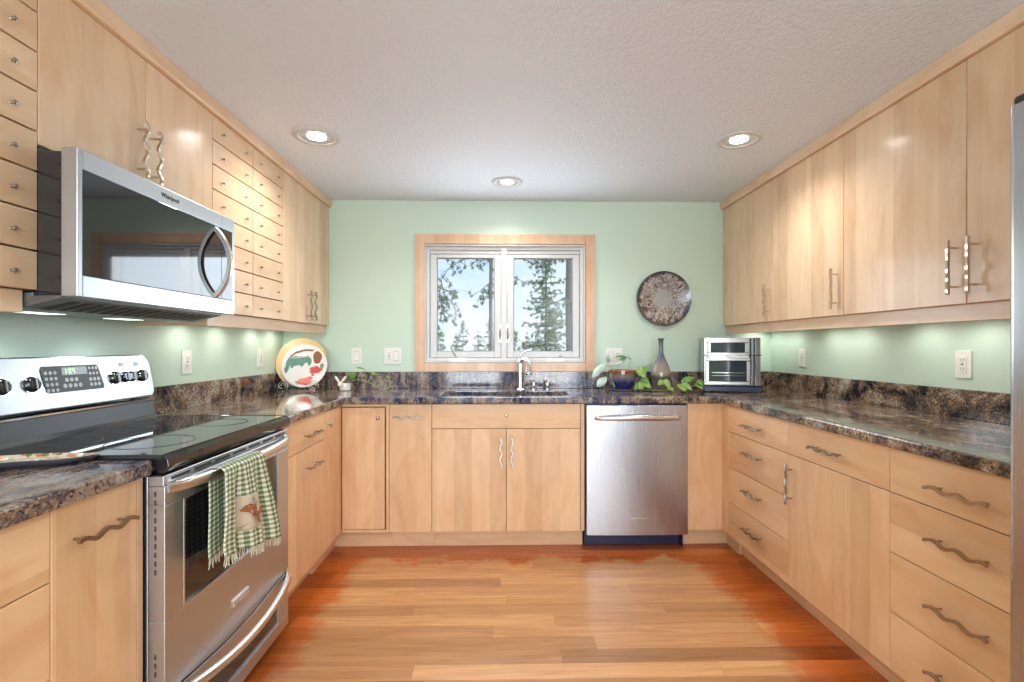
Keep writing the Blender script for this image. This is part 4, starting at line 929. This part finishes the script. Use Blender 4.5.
for b, e_, w, mm in (((.235, -.13, .075), (.195, -.15, .045), .04, 'leaf_l'), ((.25, -.14, .08), (.275, -.16, .015), .045, 'leaf_l'), ((.27, -.14, .035), (.285, -.19, .008), .04, 'leaf_l'), ((.35, -.16, .055), (.345, -.22, .010), .075, 'leaf_l'), ((.36, -.15, .06), (.40, -.20, .015), .05, 'leaf_l'), ((.37, -.13, .075), (.45, -.13, .095), .045, 'leaf'), ((.40, -.12, .06), (.34, -.15, .075), .035, 'leaf'), ((.465, -.12, .06), (.485, -.16, .020), .05, 'leaf_l'), ((.47, -.13, .08), (.49, -.16, .04), .045, 'leaf')):
    leaf(pp, B+Vector(b), B+Vector(e_), w, M[mm], nr=(0, -.8, .6))
vine(pp, [B+Vector((.25, -.14, .08)), B+Vector((.255, -.145, .045)), B+Vector((.265, -.145, .012))])

# rabbit planter
rx, ry = -1.062, -.165
rp = thing('rabbit_planter', 'small white rabbit-shaped planter with a vine trailing along the backsplash', 'planter', (rx, ry, CT1))
wc = plain('white_ceramic', (.80, .77, .71), .2, coat=.5, var=.02)
mb = MB(); b0 = [(-.036, -.022), (.036, -.022), (.036, .022), (-.036, .022)]
mb.lathe([(0, 0), (.030, 0), (.036, .004), (.038, .024), (.037, .046), (.034, .048), (.031, .044), (.029, .030), (0, .030)], (rx+.004, ry, CT1), UPV, 28); body_ = obj('pot', mb, wc, rp, smooth=True)
mb = MB(); mb.lathe([(0, -.019), (.010, -.016), (.017, -.006), (.018, .004), (.012, .015), (0, .019)], (rx-.020, ry-.030, CT1+.044), UPV, 20)
hd = obj('head', mb, wc, rp, smooth=True)
for s_ in (-1, 1):
    mb = MB(); b_ = Vector((rx-.020+s_*.006, ry-.028, CT1+.055)); mb.tube([b_, b_+Vector((s_*.012, 0, .016)), b_+Vector((s_*.024, .004, .034)), b_+Vector((s_*.030, .006, .044))], lambda t: .0035+.006*math.sin(PI*min(1, t*.9+.08)), 10); obj('ear', mb, wc, hd, smooth=True)
    mb = MB(); mb.lathe([(0, 0), (.0018, .0004), (0, .0012)], (rx-.020+s_*.008, ry-.0455, CT1+.048), (0, -1, 0), 10); obj('eye', mb, M['black_soft'], hd)
mb = MB(); mb.lathe([(.0295, .034), (.015, .037), (0, .038)], (rx+.004, ry, CT1), UPV, 20); obj('soil', mb, plain('potting_soil', (.06, .035, .02), .95), rp)
R0 = Vector((rx, ry, CT1))
vine(rp, [R0+Vector((.01, 0, .035)), R0+Vector((.05, -.01, .062)), R0+Vector((.10, -.02, .075)), R0+Vector((.16, -.02, .060)), R0+Vector((.22, -.03, .030)), R0+Vector((.27, -.03, .010)), R0+Vector((.31, -.02, .035)), R0+Vector((.305, -.02, .085))], .0018)
vine(rp, [R0+Vector((.09, -.02, .074)), R0+Vector((.105, 0, .11)), R0+Vector((.12, .01, .135)), R0+Vector((.17, 0, .120))], .0014)
vine(rp, [R0+Vector((.165, -.02, .058)), R0+Vector((.175, -.01, .09)), R0+Vector((.20, 0, .11)), R0+Vector((.26, 0, .105))], .0014)
vine(rp, [R0+Vector((.23, -.03, .026)), R0+Vector((.24, -.02, .06)), R0+Vector((.235, -.01, .10))], .0014)
leaf(rp, R0+Vector((.035, 0, .085)), R0+Vector((.085, -.01, .115)), .05, M['leaf'], nr=(0, -.9, .3)); leaf(rp, R0+Vector((.085, 0, .155)), R0+Vector((.145, -.02, .140)), .022, M['leaf'], nr=(0, -.4, 1))
leaf(rp, R0+Vector((.04, .0, .10)), R0+Vector((.01, -.01, .125)), .02, M['leaf'], nr=(0, -.9, .3)); leaf(rp, R0+Vector((.18, 0, .12)), R0+Vector((.225, -.01, .105)), .02, M['leaf_l'], nr=(0, -.9, .3))
leaf(rp, R0+Vector((.305, -.02, .08)), R0+Vector((.285, -.03, .105)), .018, M['leaf_l'], nr=(0, -.9, .3))

# ================================================================== display plates on wire stand
PX, PY = -1.362, -.150
tilt = math.radians(14); yawp = math.radians(6)
pn = Vector((math.sin(yawp)*math.cos(tilt), -math.cos(yawp)*math.cos(tilt), math.sin(tilt))); pside = UPV.cross(pn).normalized(); pup = pn.cross(pside)
pc = Vector((PX-.008, PY+.02, CT1+.022)) + pup*.170
mb = MB(); mb.lathe([(0, .004), (.095, .004), (.120, .010), (.164, .016), (.171, .018), (.171, .014), (.12, .005), (.095, -.002), (0, -.002)], pc, pn, 64)
o = obj('charger_plate', mb, plain('ochre_glaze', (.72, .50, .24), .25, coat=.5, var=.08, scale=8), base=pc - pup*.166, smooth=True); tag(o, 'large ochre charger plate behind the decorated plate on the wire stand', 'plate')
pc2 = Vector((PX+.020, PY-.002, CT1+.018)) + pup*.149 + pn*.004
mb = MB(); mb.lathe([(0, .004), (.080, .004), (.100, .010), (.143, .015), (.149, .017), (.149, .0135), (.10, .004), (.080, -.002), (0, -.002)], pc2, pn, 64)
def blob(cx, cy, rx_, ry_, h_=.0048, n_=18, wob=.12, ph=0.0):
    pts = []
    for k in range(n_):
        a = 2*PI*k/n_; q = 1+wob*math.sin(5*a+ph)+wob*.6*math.sin(3*a+ph*2); x, y = cx*1.27+rx_*1.27*q*math.cos(a), cy*1.27+ry_*1.27*q*math.sin(a); r2 = math.hypot(x, y); hh = h_ + max(0, (r2-.078))*.24
        pts.append(pc2 + pside*x + pup*y + pn*hh)
    mb.bm.faces.new([mb.bm.verts.new(p_) for p_ in pts]).material_index = mb.mi
def polyp(pl, h_=.0050):
    pl = [(x*1.27, y*1.27) for x, y in pl]
    f_ = mb.bm.faces.new([mb.bm.verts.new(pc2 + pside*x + pup*y + pn*(h_ + max(0, (math.hypot(x, y)-.078))*.24)) for x, y in pl]); f_.material_index = mb.mi
mb.mi = 1; polyp([(-.095, .020), (-.085, .045), (-.055, .056), (-.015, .052), (.015, .055), (.032, .040), (.034, .018), (.026, .000), (.016, .006), (.012, .022), (-.004, .012), (-.010, -.004), (-.022, -.002), (-.026, .006), (-.056, .000), (-.062, -.012), (-.072, -.010), (-.076, .006), (-.080, -.020), (-.088, -.040), (-.098, -.036), (-.096, -.010)])
mb.mi = 3; blob(-.048, .032, .022, .013, .0056)
mb.mi = 2; blob(.058, -.022, .034, .020, .0054, ph=1); blob(.005, -.085, .036, .020, .0054, ph=2); blob(.030, -.068, .016, .012, .0056)
mb.mi = 4; blob(.064, .046, .024, .034, .0052, ph=.5, wob=.04); polyp([(-.082, .050), (-.05, .078), (0, .092), (.045, .088), (.040, .080), (0, .083), (-.045, .068), (-.074, .046)], .0052)
mb.mi = 5; blob(.090, -.002, .010, .016, .0053); blob(.045, -.048, .010, .008, .0053); blob(-.030, -.088, .012, .007, .0053); blob(-.095, -.02, .006, .014, .0053)
o = obj('decorative_plate', mb, [plain('white_glaze', (.82, .80, .79), .12, coat=.6, var=.01), plain('green_paint', (.11, .24, .19), .3), plain('red_paint', (.62, .07, .05), .3, var=.5, scale=160), plain('gold_paint', (.40, .33, .10), .3), plain('brown_paint', (.28, .10, .04), .3, var=.7, scale=150), plain('leaf_paint', (.16, .24, .10), .3)], base=pc2 - pup*.149, fixn=False)
for f_ in o.data.polygons:
    f_.use_smooth = f_.material_index == 0
tag(o, 'white plate painted with a green animal and red flowers, on a wire stand', 'plate')
st = thing('plate_stand', 'scrolled wire plate stand holding the two plates', 'plate stand', (PX, PY-.03, CT1))
def scroll(cx, sgn):
    c = Vector((cx, PY-.055, CT1+.038)); P = []
    for k in range(61):
        a = -PI/2 + sgn*k/60*2*PI*1.8; r2 = .036*(1-k/60*.72); P.append(c + pside*(r2*math.cos(a)) + UPV*(r2*math.sin(a)))
    return P
wm = plain('antique_wire', (.42, .36, .29), .3, 1.0)
for cx, sg in ((PX-.098, 1), (PX+.112, -1)):
    mb = MB(); P = scroll(cx, sg); mb.tube(P, .0024, 8, Vector((.1, 1, .1))); obj('scroll', mb, wm, st, smooth=True)
mb = MB()
for cx in (PX-.098, PX+.112): mb.tube([(cx, PY-.055, CT1+.0026), (cx, PY+.02, CT1+.0026), (cx*.5+PX*.5, PY+.085, CT1+.05), (PX, PY+.105, CT1+.13)], .0024, 8)
mb.rod((PX-.098, PY-.02, CT1+.003), (PX+.112, PY-.02, CT1+.003), .0024); obj('frame', mb, wm, st, smooth=True)

# ================================================================== floral spoon rest
m, t, p = mat('floral_glaze'); setp(p, rough=.2, coat=.5)
co = coords(t); v = N(t, 'ShaderNodeTexVoronoi', i_Scale=85.0); t.links.new(mapped(t, co, (1, 1.3, .3)), v.inputs[0]); sp = N(t, 'ShaderNodeSeparateXYZ'); t.links.new(v.outputs[1], sp.inputs[0])
t.links.new(ramp(t, sp.outputs[0], [(0, (.74, .66, .50)), (.40, (.66, .22, .14)), (.58, (.15, .22, .08)), (.72, (.76, .55, .30)), (.86, (.70, .64, .50))], 'CONSTANT'), p.inputs['Base Color'])
sc_, sd_ = Vector((-1.225, -2.294, CT1+.0008)), Vector((1, .26, 0)).normalized(); sn_ = Vector((-sd_.y, sd_.x, 0))
def ell(a, k, z): 
    r2 = 1 + .05*math.sin(6*a); return sc_ + sd_*(.178*k*r2*math.cos(a)) + sn_*(.050*k*r2*math.sin(a)) + UPV*z
mb = MB(); lv = [(.80, .0), (.92, .004), (1.0, .013), (1.0, .018), (.93, .0165), (.75, .011), (.3, .010)]; rs = [[mb.bm.verts.new(ell(2*PI*k/48, q, z)) for k in range(48)] for q, z in lv]
for i, (A, Bq) in enumerate(zip(rs, rs[1:])):
    for k in range(48): mb.bm.faces.new([A[k], A[(k+1) % 48], Bq[(k+1) % 48], Bq[k]]).material_index = 1 if i < 3 else 0
mb.bm.faces.new(rs[0][::-1]); mb.bm.faces.new(rs[-1])
o = obj('spoon_rest', mb, [m, plain('rim_dark', (.05, .045, .06), .25, coat=.5)], base=sc_, smooth=True); tag(o, 'long oval floral ceramic spoon rest on the worktop left of the range', 'spoon rest')

# ================================================================== outside the window
GZ = -1.2
mb = MB(); mb.box((-60, .8, GZ-.3), (60, 120, GZ)); o = obj('ground', mb, plain('dry_grass', (.20, .24, .12), .95, var=.3, scale=1)); o['kind'] = 'structure'
bark = plain('grey_bark', (.30, .27, .25), .9, var=.4, scale=40)
ndl = plain('needles_green', (.20, .25, .13), .7, var=.5, scale=6); ndl2 = plain('needles_blue_green', (.22, .29, .20), .7, var=.4, scale=3)
def tuft(mb, c, L, n_, rnd, spread=1.0, w=.10):
    for _ in range(n_):
        d = Vector((rnd.gauss(0, 1), rnd.gauss(0, 1), rnd.gauss(0, 1)*spread)).normalized(); s_ = d.orthogonal().normalized()*(L*w)
        q = c + d*L*rnd.uniform(.5, 1.1); mb.bm.faces.new([mb.bm.verts.new(c+s_), mb.bm.verts.new(c-s_), mb.bm.verts.new(q)])
def conifer(x, y, top, rad_, label, seed, m, step_=.16, tl=.10, nt=10, loose=.0, low=None, group=None):
    rnd = random.Random(seed); r = thing('conifer_tree', label, 'tree', (x, y, GZ), group)
    mb = MB(); mb.rod((x, y, GZ), (x, y, top), .035*rad_+.02, 8, .008); tk = obj('trunk', mb, bark, r)
    mb = MB(); mw_ = MB(); z = low if low else GZ+.5; H_ = top-z; z0 = z
    while z < top-.05:
        fr_ = (z-z0)/H_; R2 = rad_*(1-fr_)**.8*(1-.25*rnd.random()) + .05
        for k in range(rnd.randint(5, 7)):
            a = rnd.uniform(0, 2*PI); L = R2*rnd.uniform(.55, 1.1); tipz = z + L*rnd.uniform(-.12, .25)
            if rnd.random() < loose: continue
            mw_.rod((x, y, z), (x+L*math.cos(a), y+L*math.sin(a), tipz), .006+.006*rad_, 5, .002)
            m_ = max(2, int(L/(tl*.75)))
            for j in range(1, m_+1):
                f2 = j/m_; c = Vector((x+L*f2*math.cos(a), y+L*f2*math.sin(a), z+(tipz-z)*f2)) + Vector((rnd.gauss(0, tl*.35), rnd.gauss(0, tl*.35), rnd.gauss(0, tl*.3)))
                tuft(mb, c, tl, nt, rnd)
        z += step_*rnd.uniform(.7, 1.3)
    tuft(mb, Vector((x, y, top)), tl, nt, rnd); obj('branches', mw_, bark, r); f_ = obj('needles', mb, m, r, fixn=False); return r
for i, (x, y, tz) in enumerate([(-4.6, 12, 4.2), (-7.0, 15, 4.8), (-10.5, 18, 5.0), (5.2, 13, 4.4), (8.4, 16, 5.0)]):
    conifer(x, y, tz, 1.1, 'tall conifer standing to one side of the view from the window', 60+i, ndl, .2, .16, 9, .1, low=-.4, group='conifers to either side beyond the window')
conifer(1.10, 8.8, 4.05, 1.02, 'large loose conifer filling the right window pane', 3, ndl, .11, .10, 15, .08, low=.2)
# tall pines: bare trunks with arching boughs
def pine(x, y, r_, h_, boughs, label, seed):
    rnd = random.Random(seed); r = thing('pine_tree', label, 'tree', (x, y, GZ))
    mb = MB(); mb.tube([(x, y, GZ), (x+.02, y, .5), (x-.01, y, 2.0), (x+.03, y, h_)], lambda t: r_*(1-.45*t), 10, Vector((0, 1, 0))); obj('trunk', mb, bark, r, smooth=True)
    bw = MB(); nd = MB()
    for P in boughs:
        P = [Vector(q) for q in P]; pts = []
        for i in range(len(P)-1):
            p0, p1, p2, p3 = P[max(i-1, 0)], P[i], P[i+1], P[min(i+2, len(P)-1)]
            for k in range(5):
                t_ = k/5; pts.append(.5*((2*p1)+(p2-p0)*t_+(2*p0-5*p1+4*p2-p3)*t_*t_+(3*p1-p0-3*p2+p3)*t_**3))
        pts.append(P[-1]); bw.tube(pts, .011, 6, Vector((0, 1, .1)), .004)
        for i, q in enumerate(pts[3:]):
            for _ in range(2):
                d = Vector((rnd.gauss(0, .6), rnd.gauss(0, .5), -abs(rnd.gauss(.5, .6)))).normalized()*rnd.uniform(.08, .26); bw.tube([q, q+d*.5+Vector((0, 0, .015)), q+d], .0035, 4, Vector((0, 1, .1)), .0015)
                if rnd.random() < .7: tuft(nd, q+d, .075, 16, rnd)
                if rnd.random() < .35: tuft(nd, q+d*.5, .055, 7, rnd)
    obj('boughs', bw, bark, r); obj('needles', nd, ndl, r, fixn=False)
pine(-.17, 4.6, .045, 4.5, [
    [(-.17, 4.6, 2.56), (-.30, 4.6, 2.64), (-.55, 4.55, 2.63), (-.80, 4.5, 2.50), (-.98, 4.5, 2.28)],
    [(-.98, 4.5, 2.28), (-.92, 4.5, 2.05), (-.80, 4.5, 1.90), (-.72, 4.5, 1.72)],
    [(-.98, 4.5, 2.20), (-1.0, 4.5, 2.0), (-.95, 4.5, 1.85), (-.98, 4.5, 1.72)],
    [(-.98, 4.5, 2.15), (-.85, 4.5, 2.10), (-.74, 4.5, 2.12)],
    [(-.17, 4.6, 2.26), (-.20, 4.6, 2.24), (-.34, 4.6, 2.12)], [(-.17, 4.6, 2.05), (-.22, 4.6, 2.02), (-.36, 4.6, 2.04)],
    [(-.17, 4.6, 2.78), (-.30, 4.6, 2.86), (-.60, 4.6, 2.82), (-.95, 4.6, 2.72)], [(-.17, 4.6, 2.7), (.1, 4.5, 2.76), (.3, 4.4, 2.66)], [(-.17, 4.6, 2.3), (.1, 4.5, 2.34), (.30, 4.4, 2.26)]],
    'slim pine with a bare grey trunk and arching boughs in the left window pane', 11)
pine(1.06, 4.2, .085, 4.2, [[(1.06, 4.2, 2.5), (.9, 4.2, 2.62), (.66, 4.2, 2.55), (.55, 4.2, 2.62)], [(1.06, 4.2, 2.7), (.8, 4.2, 2.74), (.55, 4.2, 2.66)], [(1.08, 4.2, 1.9), (.95, 4.1, 1.95), (.85, 4.1, 1.85)]], 'thicker pine trunk at the right edge of the right window pane', 12)
rnd = random.Random(8)
for i, (x, y, tz) in enumerate([(-3.2, 22, 2.25), (-2.5, 24, 1.9), (-1.9, 21, 2.45), (-1.25, 23, 2.0), (-.65, 22, 2.55), (-.1, 24, 2.1), (.7, 23, 2.0), (1.3, 22, 1.9), (2.0, 24, 2.3), (2.8, 23, 2.1), (-3.9, 24, 2.4), (3.7, 22, 2.3)]):
    conifer(x, y, tz, .62, 'small bluish conifer in the distant row seen low in the window', 30+i, ndl2, .22, .16, 9, .1, low=.2, group='distant conifers beyond the window')
